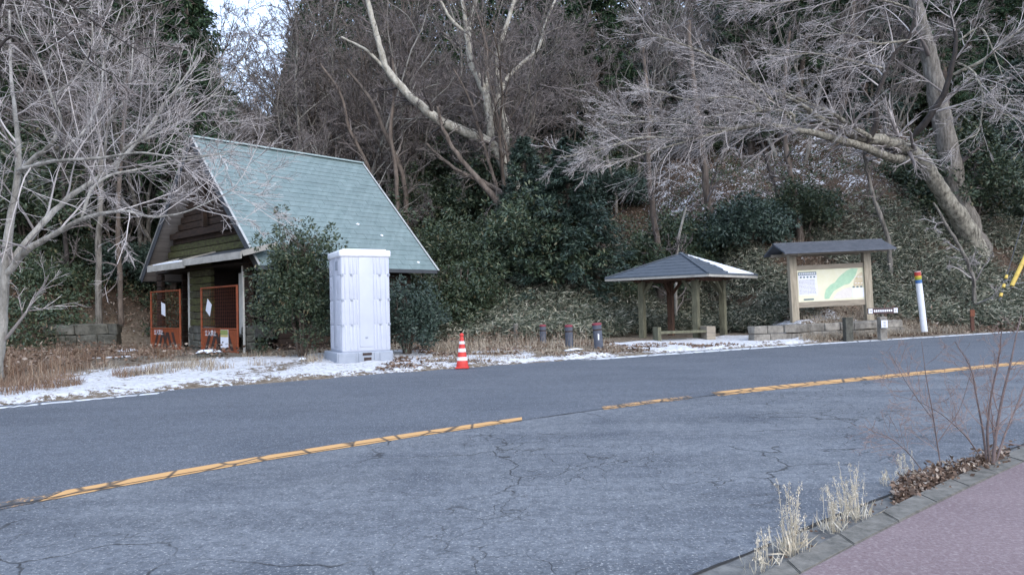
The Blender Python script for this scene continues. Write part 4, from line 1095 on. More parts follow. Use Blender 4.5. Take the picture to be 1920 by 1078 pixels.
# tree at the edge beside the hut: spreading pale limbs
traced_tree('spreading_tree', 'pale smooth-barked bare tree spreading its limbs in front of the hut roof', 'tree', [
    ([(-6, 715, 14, 15), (0, 640, 14, 14), (6, 560, 14, 13), (12, 480, 14, 12), (20, 410, 14, 10), (32, 350, 14, 9), (36, 305, 14, 8), (32, 240, 14.3, 6), (20, 140, 14.8, 4), (18, 20, 15, 2.5)], .8),
    ([(8, 520, 14, 10), (50, 467, 13.8, 9), (105, 438, 13.6, 7.5), (152, 411, 13.4, 6.5), (200, 398, 13.2, 4.5), (242, 395, 13, 4), (281, 409, 12.9, 3.4), (340, 402, 12.8, 2.6), (400, 375, 12.8, 1.8), (440, 355, 12.8, 1)], 1.),
    ([(12, 500, 14, 10), (58, 446, 14.3, 9), (97, 399, 14.6, 8), (136, 364, 15, 7), (200, 325, 15.4, 5.5), (255, 270, 15.8, 4.5), (300, 210, 16.2, 3.6), (335, 160, 16.5, 2.6), (372, 110, 16.8, 1.5)], 1.),
    ([(32, 330, 14, 8), (60, 298, 13.8, 7), (92, 278, 13.6, 6), (116, 240, 13.5, 5), (112, 212, 13.4, 4.4), (97, 186, 13.3, 3.8), (80, 130, 13.3, 3), (40, 50, 13.4, 2), (20, -20, 13.5, 1.2)], 1.),
    ([(30, 320, 14, 6), (60, 312, 13.6, 5.5), (100, 302, 13.2, 5), (200, 296, 12.8, 4), (260, 284, 12.6, 3), (330, 296, 12.5, 2.2), (420, 290, 12.4, 1.2)], 1.),
    ([(152, 411, 13.4, 5), (170, 352, 13.6, 4.2), (207, 326, 13.8, 3.6), (260, 318, 14, 3.2), (317, 307, 14, 2.6), (370, 297, 14.1, 2), (430, 283, 14.2, 1.2), (490, 290, 14.3, .8)], 1.),
    ([(217, 322, 15.4, 4.6), (232, 277, 15.2, 4), (270, 258, 15, 3.5), (292, 230, 14.9, 3), (302, 196, 14.8, 2.6), (340, 167, 14.8, 2), (390, 145, 14.8, 1.1)], 1.),
    ([(195, 328, 15.4, 4), (200, 232, 15, 3.2), (236, 192, 14.8, 2.6), (247, 140, 14.8, 2), (250, 70, 14.9, 1.2)], 1.),
    ([(105, 290, 14, 4), (160, 250, 14.4, 3.4), (190, 180, 15, 2.8), (195, 100, 15.4, 2.2), (230, 10, 15.8, 1.4)], 1.),
    ([(97, 186, 13.3, 3.2), (150, 140, 13, 2.6), (175, 80, 12.8, 2.0), (170, -10, 12.8, 1.2)], 1.),
    ([(255, 270, 15.8, 3.2), (320, 240, 16, 2.6), (380, 200, 16.2, 2), (430, 140, 16.4, 1.2)], 1.),
], M['pale_bark'], M['twig_pale'], 41, k1=5, k2=5, k3=5, k4=3, l1=2.3, thin=.0020, twig_r=.0030, up=.015, rs=.55, knob=.6, wb=.075, rsc=.68, lf=1.25)
# thin dark branch hanging in from above
traced_tree('overhanging_branch_tree', 'slender bare tree with dark thin boughs reaching down over the wood', 'tree', [
    ([(-60, 690, 12.5, 9), (-70, 400, 12.5, 8), (-40, 150, 12.2, 6.5), (10, -60, 12, 5), (124, 0, 11.8, 2.4), (164, 33, 11.7, 2), (207, 63, 11.6, 1.7), (257, 97, 11.5, 1.2), (300, 120, 11.5, .7)], .6),
    ([(10, -60, 12, 4), (60, -10, 11.8, 2.2), (110, 50, 11.6, 1.6), (170, 120, 11.5, 1.2), (230, 150, 11.4, .8)], .8),
    ([(-40, 150, 12.2, 4), (20, 60, 12, 2.4), (60, 110, 12, 1.6), (80, 170, 12, 1.)], .8),
], M['dark_bark'], M['twig_grey'], 42, k1=4, k2=5, k3=4, k4=0, l1=1.1, up=-.02, twig_r=.0035)
# the great twin tree on the bank
YB = 33.5
big = [
    ([(1822, 470, 33, 30), (1812, 425, 33, 25), (1798, 385, 33, 21), (1787, 330, 33, 19), (1773, 260, 33, 18), (1757, 180, 33, 16), (1742, 100, 33, 14), (1729, 50, 33, 12.5), (1715, 0, 33, 11), (1700, -90, 33, 8)], .35),
]
bend = [
    ([(1826, 468, 32.6, 26), (1806, 420, 32.2, 21), (1790, 394, 31.8, 18), (1762, 357, 31.4, 17), (1739, 315, 31, 16), (1720, 290, 30.8, 15), (1680, 268, 30, 13), (1620, 260, 29, 11.5), (1560, 238, 28.2, 9), (1522, 212, 27.6, 5.5), (1492, 188, 27.2, 3.5), (1450, 170, 27, 2)], .9),
    ([(1722, 296, 30.8, 11), (1690, 303, 30.2, 9.5), (1655, 290, 29.6, 9), (1610, 272, 28.8, 8.5), (1567, 262, 28, 8), (1530, 250, 27.4, 7), (1480, 243, 26.6, 6), (1440, 232, 26, 5), (1380, 240, 25.4, 4), (1300, 262, 24.8, 3.2), (1200, 256, 24.2, 2.4), (1130, 280, 23.8, 1.6), (1050, 296, 23.5, 1)], 1.3),
    ([(1640, 262, 29, 6), (1600, 240, 28, 5), (1562, 212, 27.4, 4), (1520, 196, 27, 3), (1440, 160, 26.5, 2), (1360, 150, 26, 1.2)], 1.2),
    ([(1440, 232, 26, 4), (1420, 195, 25.8, 3), (1370, 180, 25.4, 2.4), (1290, 190, 25, 1.8), (1200, 160, 24.6, 1)], 1.3),
    ([(1480, 243, 26.6, 4), (1500, 215, 26.4, 3), (1460, 205, 26, 2.6), (1400, 210, 25.6, 2.2), (1280, 225, 25, 1.8), (1140, 215, 24.4, 1)], 1.3),
    ([(1620, 275, 29, 7), (1645, 236, 28.6, 6), (1640, 190, 28.4, 5), (1662, 130, 28.2, 4.4), (1680, 92, 28, 4), (1706, 74, 27.8, 4), (1717, 20, 27.6, 3.2), (1722, -40, 27.5, 2.4)], .9),
    ([(1712, 258, 30.6, 8), (1745, 216, 30, 7), (1770, 180, 29.6, 6), (1787, 120, 29.2, 5), (1794, 76, 29, 4), (1782, 22, 28.8, 3.2), (1790, -40, 28.6, 2.4)], .9),
    ([(1782, 142, 29.4, 4), (1842, 116, 29, 3.4), (1878, 84, 28.6, 2.6), (1925, 46, 28.2, 1.8), (1980, 20, 28, 1)], 1.),
    ([(1795, 118, 29.2, 3), (1826, 132, 28.8, 2.4), (1842, 166, 28.5, 2), (1842, 210, 28.4, 1.7), (1834, 254, 28.3, 1.4), (1790, 268, 28.2, .9)], 1.),
    ([(1842, 190, 28.5, 2), (1880, 215, 28.3, 1.6), (1930, 225, 28.1, 1)], 1.),
    ([(1794, 80, 29, 2.6), (1840, 45, 28.8, 2), (1860, 90, 28.6, 1.5), (1875, 130, 28.5, 1), (1900, 200, 28.4, .7)], 1.),
    ([(1705, 75, 27.8, 3), (1640, 85, 27.4, 2.2), (1590, 60, 27, 1.6), (1540, 70, 26.8, 1)], 1.),
    ([(1662, 130, 28.2, 3), (1600, 115, 27.6, 2.2), (1540, 100, 27, 1.8), (1440, 105, 26.6, 1.2)], 1.2),
    ([(1717, 20, 27.6, 2.6), (1660, 0, 27, 2), (1560, -10, 26.5, 1.6), (1440, 10, 26, 1.2), (1340, -10, 25.6, .8)], 1.2),
    ([(1500, 240, 27, 3), (1450, 190, 26.4, 2.6), (1380, 130, 25.6, 2), (1300, 90, 25, 1.6), (1210, 60, 24.6, 1)], 1.3),
    ([(1380, 240, 25.4, 2.6), (1320, 240, 25, 2), (1240, 225, 24.6, 1.5), (1120, 240, 24.2, .9)], 1.3),
    ([(1300, 262, 24.8, 2), (1220, 285, 24.2, 1.5), (1120, 315, 23.8, 1.)], 1.2),
]
traced_tree('straight_oak', 'thick upright grey-barked trunk rising behind the crooked bare tree on the bank', 'tree', big, M['grey_bark'], M['twig_grey'], 51, k1=3, l1=2.2, k3=4, k4=2, knob=.3)
traced_tree('crooked_maple', 'great crooked bare tree leaning from the bank, its sprays reaching over the pavilion', 'tree', bend, M['lichen_bark'], M['twig_pale'], 52, k1=5, k2=5, k3=4, k4=3, l1=2.5, thin=.0038, twig_r=.0052, flat=.35, dark=(5, 6), up=.0, knob=.5, wb=.07, rs=.7, t0=.4, lf=1.25, rsc=.86, bias=(-.2, -.05, .03))
# pale tree in the middle of the wood
traced_tree('pale_forked_tree', 'pale grey forked tree, one limb sweeping low towards the hut ridge', 'tree', [
    ([(968, 372, 36, 15), (958, 335, 36, 13), (945, 300, 36, 12), (925, 272, 36, 10.5), (900, 256, 35.8, 10), (862, 246, 35.5, 9.5), (816, 223, 35, 9), (775, 186, 34.6, 8), (742, 153, 34.4, 7.5), (722, 130, 34.2, 6.5), (709, 74, 34, 5.5), (690, 9, 33.8, 4.5), (680, -60, 33.8, 3)], .6),
    ([(922, 270, 36, 8), (917, 223, 36, 7.5), (911, 176, 36, 7), (886, 125, 35.8, 7), (877, 88, 35.6, 6), (882, 50, 35.5, 4.5), (892, 0, 35.4, 3.5)], .6),
    ([(877, 90, 35.6, 4.5), (872, 30, 35.4, 3.8), (860, -30, 35.2, 3)], .6),
    ([(912, 190, 36, 4.5), (914, 150, 36, 4), (912, 108, 36, 3)], .5),
    ([(920, 222, 36, 6), (938, 172, 36.2, 5), (952, 144, 36.4, 4), (975, 122, 36.6, 3.4), (1011, 93, 36.8, 3), (1024, 40, 37, 2.4), (1046, -10, 37, 1.8)], .7),
    ([(935, 178, 36.2, 5), (930, 110, 36.2, 4.8), (942, 70, 36.3, 4.5), (960, 18, 36.4, 3.6), (972, -40, 36.5, 3)], .6),
    ([(873, 62, 35.6, 3.6), (845, 38, 35.4, 3), (822, -6, 35.2, 2.2)], .6),
    ([(945, 300, 36, 8), (950, 240, 36.6, 6), (935, 190, 36.8, 5)], .5),
    ([(722, 130, 34.2, 3.4), (690, 95, 34, 2.8), (640, 70, 33.8, 2)], .7),
], M['cream_bark'], M['twig_grey'], 61, k1=3, k2=5, k3=5, k4=3, l1=2.3, thin=.0065, twig_r=.008, knob=.5, wb=.15)
# single traced stems through the wood
STEMS = [
    ('leaning red-brown trunk sloping up from the dark conifer towards the hut', [(978, 417, 33, 5), (941, 394, 33, 6), (918, 362, 33, 6), (881, 320, 33, 5), (835, 260, 33, 4), (820, 200, 33, 2.5)], 'brown_bark', 'twig_brown'),
    ('second leaning brown trunk crossing below the pale forked tree', [(958, 372, 34, 5), (925, 350, 34, 4.5), (880, 332, 34, 4), (835, 305, 34, 3), (800, 270, 34, 2)], 'brown_bark', 'twig_brown'),
    ('slender upright brown stem under the fork of the pale tree', [(932, 350, 35, 3.5), (915, 300, 35, 3), (900, 250, 35, 3), (880, 180, 35, 2.4), (850, 130, 35, 1.6)], 'brown_bark', 'twig_brown'),
    ('reddish trunk standing above the space between pavilion and information board', [(1337, 470, 33, 8), (1330, 400, 33, 7.5), (1322, 330, 33, 6.5), (1312, 250, 33, 6), (1300, 150, 33, 5), (1290, 40, 33, 4)], 'brown_bark', 'twig_grey'),
    ('thin pale-brown trunk rising straight over the pavilion roof ridge', [(1238, 490, 31, 6), (1228, 430, 31, 5.5), (1219, 360, 31, 5), (1214, 290, 31, 4.5), (1218, 200, 31, 4), (1205, 90, 31, 3)], 'brown_bark', 'twig_grey'),
    ('dark brown trunk directly above the roof of the information board', [(1503, 452, 33, 6.5), (1496, 400, 33, 6), (1482, 330, 33, 5), (1472, 270, 33, 4.6), (1468, 180, 33, 4), (1480, 60, 33, 3)], 'brown_bark', 'twig_grey'),
    ('thin dark stem slanting beside the trunk above the information board', [(1482, 432, 35, 4), (1460, 370, 35, 3.6), (1440, 310, 35, 3), (1420, 240, 35, 2.4)], 'dark_bark', 'twig_grey'),
    ('slender grey stem leaning behind the information board roof end', [(1668, 452, 30, 4), (1652, 410, 30, 4), (1632, 350, 30, 3.4), (1622, 300, 30, 3), (1618, 270, 30, 2.4)], 'grey_bark', 'twig_grey'),
    ('bare leaning sapling above the striped marker post', [(1826, 522, 28, 3.4), (1808, 478, 28, 3.2), (1785, 440, 28, 3), (1765, 405, 28, 2.4), (1750, 380, 28, 1.8)], 'grey_bark', 'twig_pale'),
    ('thin pale sapling forking low behind the pavilion apex', [(1268, 474, 29, 2.6), (1276, 430, 29, 2.4), (1286, 388, 29, 2)], 'pale_bark', 'twig_grey'),
    ('upright brown trunk half hidden in the pendulous conifer', [(1122, 500, 30, 5), (1115, 460, 30, 5), (1108, 420, 30, 4.5), (1100, 330, 30, 4)], 'brown_bark', 'twig_brown'),
    ('red-brown trunk slanting beside the upright one below the conifer', [(1152, 500, 31, 4.5), (1130, 460, 31, 4.5), (1112, 428, 31, 4)], 'brown_bark', 'twig_brown'),
    ('grey trunk lit pale among the wood beside the dry stone wall', [(186, 560, 27, 5.5), (185, 480, 27, 5.5), (188, 400, 27, 5), (190, 300, 27, 4.5), (180, 160, 27, 3.5)], 'grey_bark', 'twig_grey'),
    ('reddish grey trunk nearer the hut among those beside the wall', [(226, 560, 28, 4.5), (222, 480, 28, 4.5), (220, 400, 28, 4.2), (228, 280, 28, 3.5), (240, 130, 28, 2.5)], 'brown_bark', 'twig_grey'),
    ('narrow trunk farthest from the hut above the dry stone wall', [(130, 570, 28, 4), (125, 480, 28, 4), (118, 390, 28, 3.6), (122, 260, 28, 3), (110, 120, 28, 2)], 'dark_bark', 'twig_grey'),
    ('slanting brown stem rising from behind the hut ridge end', [(760, 345, 36, 4.5), (745, 300, 36, 4), (722, 250, 36, 4), (700, 190, 36, 3.4), (650, 130, 36, 2.4)], 'brown_bark', 'twig_brown'),
    ('curved brown stem beside the slanting one behind the ridge end', [(745, 335, 35, 4), (738, 290, 35, 4), (728, 240, 35, 3.5), (742, 180, 35, 3), (735, 110, 35, 2)], 'brown_bark', 'twig_brown'),
    ('twisted thin stem showing over the middle of the hut ridge', [(700, 340, 36, 4), (680, 290, 36, 3.6), (650, 240, 36, 3), (645, 180, 36, 2.6), (600, 120, 36, 2)], 'brown_bark', 'twig_grey'),
    ('tall straight grey trunk high up between the two great trees', [(1580, 210, 44, 6), (1590, 140, 44, 5.5), (1598, 60, 44, 5), (1600, -30, 44, 4)], 'brown_bark', 'twig_grey'),
]
for i, (lb, pts, bk, tw) in enumerate(STEMS):
    b = pts[0]; up_ = pts[1:]
    # continue the stem down to the ground
    base = D(b[0], b[1], b[2]); gz = hgt(base.x, base.y)
    P_ = [(b[0] + (b[0] - up_[0][0]) * .15, b[1] + max(0, (base.z - gz + .3) / b[2] * FPX), b[2], b[3] * 1.15)] if base.z > gz - .2 else []
    traced_tree('slender_tree', lb, 'tree', [(P_ + list(pts), 1.)], M[bk], M[tw], 400 + i, k1=3, k2=4, k3=4, k4=2, l1=1.7, group='slender trees standing in the wood', thin=.006, twig_r=.0075)

# ------------------------------------------------------------------ the wood: trees that stand on the slope
wr = random.Random(21)
PLACED = []; USED = set()
def where_phrase(px, Y):
    if px < 130: a = 'above the dry stone wall'
    elif px < 300: a = 'behind the pale spreading tree'
    elif px < 430: a = 'behind the hut gable'
    elif px < 600: a = 'behind the hut ridge'
    elif px < 760: a = 'behind the ridge end of the hut'
    elif px < 900: a = 'by the low sweeping limb'
    elif px < 1020: a = 'behind the pale forked tree'
    elif px < 1150: a = 'behind the pendulous conifer'
    elif px < 1300: a = 'behind the pavilion'
    elif px < 1450: a = 'between pavilion and board'
    elif px < 1620: a = 'behind the information board'
    elif px < 1760: a = 'behind the great crooked tree'
    else: a = 'beyond the thick upright trunk'
    return a
DEP = lambda Y: 'near its foot' if Y < 34 else ('low down' if Y < 40 else ('halfway up' if Y < 48 else ('high up' if Y < 62 else 'at the crest')))
def size_word(s): return 'small' if s < .85 else ('tall' if s > 1.12 else 'middling')
def in_sky_gap(px): return 435 < px < 495
def blocked(x, y):
    # the hut's footprint and the pavilion
    dx, dy = x - HX, y - HY; a = R_(HZ); lx = dx * math.cos(a) + dy * math.sin(a); ly = -dx * math.sin(a) + dy * math.cos(a)
    if -1.5 < lx < LEN + 1.2 and -1.2 < ly < 2 * HALF + 1.2: return True
    return (x - 6.1) ** 2 + (y - 25.6) ** 2 < 16
def scatter(kinds, kn, names, n, Yr, pxr, sr, mind, cat, seed, group, adj, smin, avoid_gap=True, tiltmax=6):
    r = random.Random(seed); c = 0; tries = 0
    while c < n and tries < n * 60:
        tries += 1
        Y = r.uniform(*Yr); px = r.uniform(*pxr)
        if avoid_gap and in_sky_gap(px): continue
        if cat == 'tree' and kinds is BARE and px > 1420 and r.random() < .6: continue
        x = (px - 960) / FPX * Y
        s = Y - float(E_FAR(x)); s0 = float(np.interp(x, CX, CS0))
        if s < s0 + smin or blocked(x, Y): continue
        if any((x - a) ** 2 + (Y - b) ** 2 < mind * mind for a, b, g in PLACED if g == group): continue
        k = r.randrange(len(kinds)); sc = r.uniform(*sr)
        gap = 400 < px < 640
        if 400 < px < 535 and Y > 32: sc = min(sc, .72 if px < 510 else .9)
        tx, ty = r.uniform(-tiltmax, tiltmax), r.uniform(-tiltmax, tiltmax)
        lean_w = 'leaning' if abs(ty) > 3.5 else ('upright' if abs(ty) < 1.5 else '')
        ad = adj[k].replace('tall ', '') if size_word(sc) == 'tall' else adj[k]
        lb = ' '.join(f'{size_word(sc)} {lean_w} {ad} {where_phrase(px, Y)} {DEP(Y)}'.split())
        if lb in USED: continue
        USED.add(lb); PLACED.append((x, Y, group))
        place_kind(kinds[k], names[k], lb, cat, (x, Y, hgt(x, Y) - .05), r.uniform(0, 6.28), sc, group, (tx, ty))
        c += 1
bare_adj = ['brown several-stemmed bare tree', 'grey single-trunked bare tree', 'grey bushy bare tree', 'pale twin-stemmed bare tree', 'low brown bare tree']
scatter(BARE, 0, ['bare_tree'] * 5, 12, (30, 38), (470, 690), (.75, 1.1), 1.8, 'tree', 1, 'bare trees standing on the wooded slope', bare_adj, .5)
scatter(BARE, 0, ['bare_tree'] * 5, 24, (29, 40), (-60, 420), (.9, 1.25), 1.6, 'tree', 14, 'bare trees standing on the wooded slope', bare_adj, .5)
scatter(BARE, 0, ['bare_tree'] * 5, 34, (37, 50), (490, 960), (1.25, 1.65), 1.5, 'tree', 15, 'bare trees standing on the wooded slope', bare_adj, 2)
scatter(BARE, 0, ['bare_tree'] * 5, 14, (36, 48), (-60, 430), (1.2, 1.6), 1.5, 'tree', 16, 'bare trees standing on the wooded slope', bare_adj, 2)
scatter(BARE, 0, ['bare_tree'] * 5, 78, (39, 58), (-80, 2000), (.8, 1.25), 1.9, 'tree', 2, 'bare trees standing on the wooded slope', bare_adj, 2)
scatter(BARE, 0, ['bare_tree'] * 5, 50, (54, 82), (-80, 2000), (.95, 1.5), 2.4, 'tree', 3, 'bare trees standing on the wooded slope', bare_adj, 2)
con_adj = ['dark green conifer', 'dark high-crowned conifer', 'blue-green low conifer']
scatter(CONI, 0, ['conifer'] * 3, 18, (30, 45), (-60, 330), (.8, 1.2), 2.2, 'tree', 4, 'dark conifers in the wood', con_adj, 1)
scatter(CONI, 0, ['conifer'] * 3, 34, (46, 66), (560, 2000), (.85, 1.35), 2.8, 'tree', 5, 'dark conifers in the wood', con_adj, 3)
scatter(CONI, 0, ['conifer'] * 3, 16, (42, 56), (1380, 2000), (.95, 1.3), 2.2, 'tree', 17, 'dark conifers in the wood', con_adj, 3)
scatter(CONI, 0, ['conifer'] * 3, 14, (58, 80), (100, 900), (.8, 1.0), 2.8, 'tree', 7, 'dark conifers in the wood', con_adj, 3)
shr_adj = ['glossy evergreen shrub', 'blue-green evergreen shrub', 'tall glossy evergreen shrub', 'low evergreen shrub']
for q, (n_, Yr_, pr_) in enumerate([(15, (27, 37), (-60, 350)), (10, (27, 36), (640, 860)), (7, (29, 36), (860, 1180)), (2, (31, 36), (1200, 1560)), (3, (33, 38), (1660, 2000)), (10, (34, 60), (-60, 420)), (22, (36, 48), (470, 1050)), (12, (40, 56), (600, 1200)), (16, (42, 60), (1200, 1980)), (14, (44, 60), (-60, 500))]):
    scatter(SHR, 0, ['evergreen_shrub'] * 4, n_, Yr_, pr_, (.8, 1.25) if Yr_[0] < 30 else (1., 1.6), 1.5, 'shrub', 80 + q, 'evergreen shrubs under the trees', shr_adj, .8, False)
# named single plants
def single(kind, name, label, cat, px, py, Y, sc, rz=0., sink=0.05, group=None):
    p = D(px, py, Y); z = hgt(p.x, Y)
    return place_kind(kind, name, label, cat, (p.x, Y, z - sink), rz, sc, group)
bush = shrub_kind(311, 1.0, 3.0, 420, 22000, .10, M['leaf_evergreen'])
single(bush, 'camellia_bush', 'large rounded glossy bush growing between the gates and the portable toilet', 'bush', 566, 672, 19.2, (1.0, 1.0, 1.02), .4)
bush2 = shrub_kind(312, .85, 1.7, 220, 11000, .09, M['leaf_bluegreen'])
single(bush2, 'camellia_bush', 'smaller blue-green bush tucked behind the portable toilet', 'bush', 765, 670, 19.6, 1.05, 1.)
hin = conifer_kind(211, 9.5, .10, 2.3, M['leaf_bluegreen'], 220, 1.2)
single(hin, 'pendulous_conifer', 'broad dark drooping conifer on the slope between bollards and pavilion', 'tree', 1075, 560, 29.5, (1.05, 1.05, .68), .3)
single(hin, 'pendulous_conifer', 'tall narrow conifer climbing beside the trunk of the pale forked tree', 'tree', 985, 470, 32.5, (.75, .75, .64), 2.1)
single(SHR[0], 'evergreen_shrub', 'light green shrub on the slope just right of the pavilion roof apex', 'shrub', 1290, 430, 33, 1.3, 1.)
single(SHR[1], 'evergreen_shrub', 'rounded dark shrub standing on the snowy slope above the information board', 'shrub', 1400, 450, 31.5, 1.35, 2., group=None)
single(SHR[0], 'evergreen_shrub', 'shrub filling the slope beside the lower corner of the hut roof', 'shrub', 850, 520, 28, 1.2, 3.)
single(SHR[2], 'evergreen_shrub', 'tall shrub behind the lower end of the hut roof', 'shrub', 790, 470, 31, 1.1, 2.)

# far background wood, one mass on the crest
rg = np.random.default_rng(77)
def far_wood():
    N = 380000
    Y = rg.uniform(80, 96, N); X = (rg.uniform(-150, 2070, N) - 960) / FPX * Y
    clx = np.round(X / 3.2); cly = np.round(Y / 4)
    hx = np.where(X / Y * FPX + 960 > 530, 25, 22) + 6 * noise2(clx, cly, .77, 5)
    far_px = X / Y * FPX + 960
    edge = np.clip((np.abs(far_px - 468) - 34 - 26 * noise2(clx * .4, cly, .9, 8)) / 75, 0, 1)      # crowns sink to a dip where the sky shows
    hx = 6 + (hx - 6) * edge
    z = base_h(X, Y) + hx * rg.uniform(0, 1, N) ** .8
    C = np.stack([X, Y, z], -1)
    C = C + rg.normal(size=C.shape) * .3
    V, F = leaves(rg, C, .6, .4)
    me = leaf_obj('distant_wood', V, F, M['leaf_conifer']); tag(link('distant_wood', me), 'dark distant wood along the crest of the hill', 'wood', None, 'stuff')
far_wood()

# ------------------------------------------------------------------ bamboo grass on the bank
def sasa():
    N = 9500
    P = []
    while len(P) < N:
        px = rg.uniform(780, 2050, 4000); Y = rg.uniform(19, 42, 4000); x = (px - 960) / FPX * Y
        s = Y - E_FAR(x); s0 = np.interp(x, CX, CS0) - np.interp(x, [-2, 3, 9, 10, 16], [.6, .1, .4, 0, .3])
        den = np.clip(1.15 - (s - s0) / 7.5, 0, 1) * (noise2(x, Y, .5, 3) > .22)
        ok = (s > s0) & (rg.random(4000) < den) & (((x - 6.1) ** 2 + (Y - 25.6) ** 2) > 5.5)
        okb = ~((x > 9.2) & (x < 13.5) & (s < 3.2))
        for a, b, c in zip(x, Y, ok & okb):
            if c: P.append((a, b))
    P = np.array(P[:N]); z = base_h(P[:, 0], P[:, 1]); h = rg.uniform(.25, .85, N) * (0.6 + .7 * noise2(P[:, 0], P[:, 1], .8, 17))
    k = 17
    C = np.repeat(np.stack([P[:, 0], P[:, 1], z], -1), k, 0)
    hh = np.repeat(h, k) * rg.uniform(.35, 1, N * k); off = rg.normal(size=(N * k, 2)) * .13
    C[:, 2] += hh; C[:, :2] += off
    dd = np.concatenate([off * 6, rg.uniform(-.4, .6, (N * k, 1))], 1)
    V, F = leaves(rg, C, .23, .17, 1., dd, .25)
    me = leaf_obj('bamboo_grass', V, F, M['leaf_sasa'])
    tag(link('bamboo_grass', me), 'knee-high bamboo grass with pale leaf edges covering the bank', 'bamboo grass', None, 'stuff')
sasa()
def blades(name, label, pts, hr_, w, m, lean=.35, per=1, seg=3):
    """curved grass blades: triangles strips"""
    C = np.repeat(pts, per, 0); N = len(C); C = C + np.concatenate([rg.normal(size=(N, 2)) * .04, np.zeros((N, 1))], 1)
    h = rg.uniform(hr_[0], hr_[1], N); az = rg.uniform(0, 6.28, N); ln = rg.uniform(0, lean, N) * 2
    d = np.stack([np.cos(az), np.sin(az)], -1); sd_ = np.stack([-np.sin(az), np.cos(az), np.zeros(N)], -1) * w / 2
    rows = []
    for i in range(seg + 1):
        f = i / seg; p = C.copy(); p[:, :2] += d * (h * ln * f * f)[:, None]; p[:, 2] += h * f * (1 - .25 * ln * f)
        ww = (1 - f) ** .6 if i < seg else 0.05
        rows.append(np.stack([p - sd_ * ww, p + sd_ * ww], 1))
    V = np.stack(rows, 1).reshape(N, -1, 3)
    F = []
    base = (np.arange(N) * 2 * (seg + 1))[:, None]
    for i in range(seg): F.append(base + np.array([[2 * i, 2 * i + 1, 2 * i + 3, 2 * i + 2]]))
    me = mesh_np(name, V.reshape(-1, 3), [np.concatenate(F)]); me.materials.append(m)
    o = link(name, me)
    if label: tag(o, label, 'dry grass', None, 'stuff')
    return o
def region(n, fx, fs, noise_th=.35, sc=1.1, seed=13):
    out = []
    while len(out) < n:
        x = rg.uniform(fx[0], fx[1], 3000); s = rg.uniform(fs[0], fs[1], 3000); y = E_FAR(x) + s
        ok = noise2(x, y, sc, seed) > noise_th
        ok &= ~np.array([blocked(a, b) and b > 21.5 for a, b in zip(x, y)])
        ok &= ((x + 3.86) ** 2 + (y - 17.9) ** 2) > .9
        for a, b, c in zip(x, y, ok):
            if c: out.append((a, b, hgt(a, b) + .01))
    return np.array(out[:n])
blades('dry_grass', 'rusty dead grass matted along the road edge below the spreading tree', region(4200, (-13.5, -7.6), (.5, 4.5), .42), (.08, .30), .010, M['straw_rusty'], .7, 2)
blades('dry_grass', 'straw-coloured dead grass along the verge around the bollards', region(4200, (-2.2, 3.6), (.75, 6), .30), (.04, .15), .012, M['straw'], .8, 2)
blades('dry_grass', 'thin dead grass poking through snow before the hut and bush', region(1300, (-9, -1.5), (3.2, 8), .6), (.08, .3), .012, M['straw'], .7, 2)
blades('dry_grass', 'dead grass fringe along the foot of the low stone wall and bank', region(6500, (9, 26), (.6, 2.4), .22), (.1, .34), .012, M['straw'], .7, 2)
blades('dry_grass', 'sparse dry blades among the bamboo grass higher up', region(5000, (-2, 28), (2.5, 9), .35), (.2, .6), .010, M['straw'], .5, 1)
blades('dry_grass', 'dull dead grass and stalks before the dry stone wall', region(7000, (-20, -9.5), (5, 19), .3), (.15, .5), .012, M['straw_rusty'], .6, 2)
def litter(name, label, pts, size, m=None):
    C = np.asarray(pts); V, F = leaves(rg, C, size, .6, .25)
    tag(link(name, leaf_obj(name, V, F, m or M['leaf_dry'])), label, 'fallen leaves', None, 'stuff')
q = region(9000, (-3, 9), (.7, 7.5), .4, 1.4, 19); q[:, 2] += .03
litter('fallen_leaves', 'brown fallen leaves scattered round bollards and pavilion', q, .09)
q = region(6000, (9.5, 28), (.5, 3), .3, 1.4, 23); q[:, 2] += .03
litter('fallen_leaves', 'russet fallen leaves along the roadside below the bank', q, .09)
q = region(24000, (-20, 32), (6, 26), .25, .9, 29); q[:, 2] += .05 + rg.uniform(0, .3, len(q))
litter('leaf_litter', 'brown leaf litter lying over the slope under the trees', q, .10)
def undergrowth(n, pxr, Yr, smin, h, size, m, name, label, seed):
    r2 = np.random.default_rng(seed); out = []
    while len(out) < n:
        px = r2.uniform(pxr[0], pxr[1], 6000); Y = r2.uniform(Yr[0], Yr[1], 6000); x = (px - 960) / FPX * Y
        sx = Y - E_FAR(x) - np.interp(x, CX, CS0)
        ok = (sx > smin) & (noise2(x, Y, .6, seed) > .35)
        for a, b, c in zip(x, Y, ok):
            if c and not blocked(a, b): out.append((a, b, hgt(a, b)))
    C = np.array(out[:n]); cl = noise2(C[:, 0], C[:, 1], 1.2, seed + 3)
    C[:, 2] += r2.uniform(.02, 1, n) * h * cl
    C[:, :2] += r2.normal(size=(n, 2)) * .1
    V, F = leaves(r2, C, size, .35, 1.)
    tag(link(name, leaf_obj(name, V, F, m)), label, 'undergrowth', None, 'stuff')
undergrowth(60000, (-80, 420), (19, 40), .5, 1.2, .16, M['leaf_evergreen'], 'undergrowth', 'dark leafy undergrowth between the trunks beside the hut', 91)
undergrowth(30000, (500, 1180), (24, 46), .5, .9, .16, M['leaf_bluegreen'], 'undergrowth', 'dark leafy undergrowth on the middle slope', 92)
undergrowth(34000, (1150, 2000), (33, 58), 5, .7, .18, M['leaf_evergreen'], 'undergrowth', 'sparse green undergrowth on the upper slope behind the board', 93)
undergrowth(40000, (-80, 2000), (22, 44), -1, .9, .14, M['leaf_dry'], 'dead_bracken', 'brown dead bracken standing among the trees', 94)

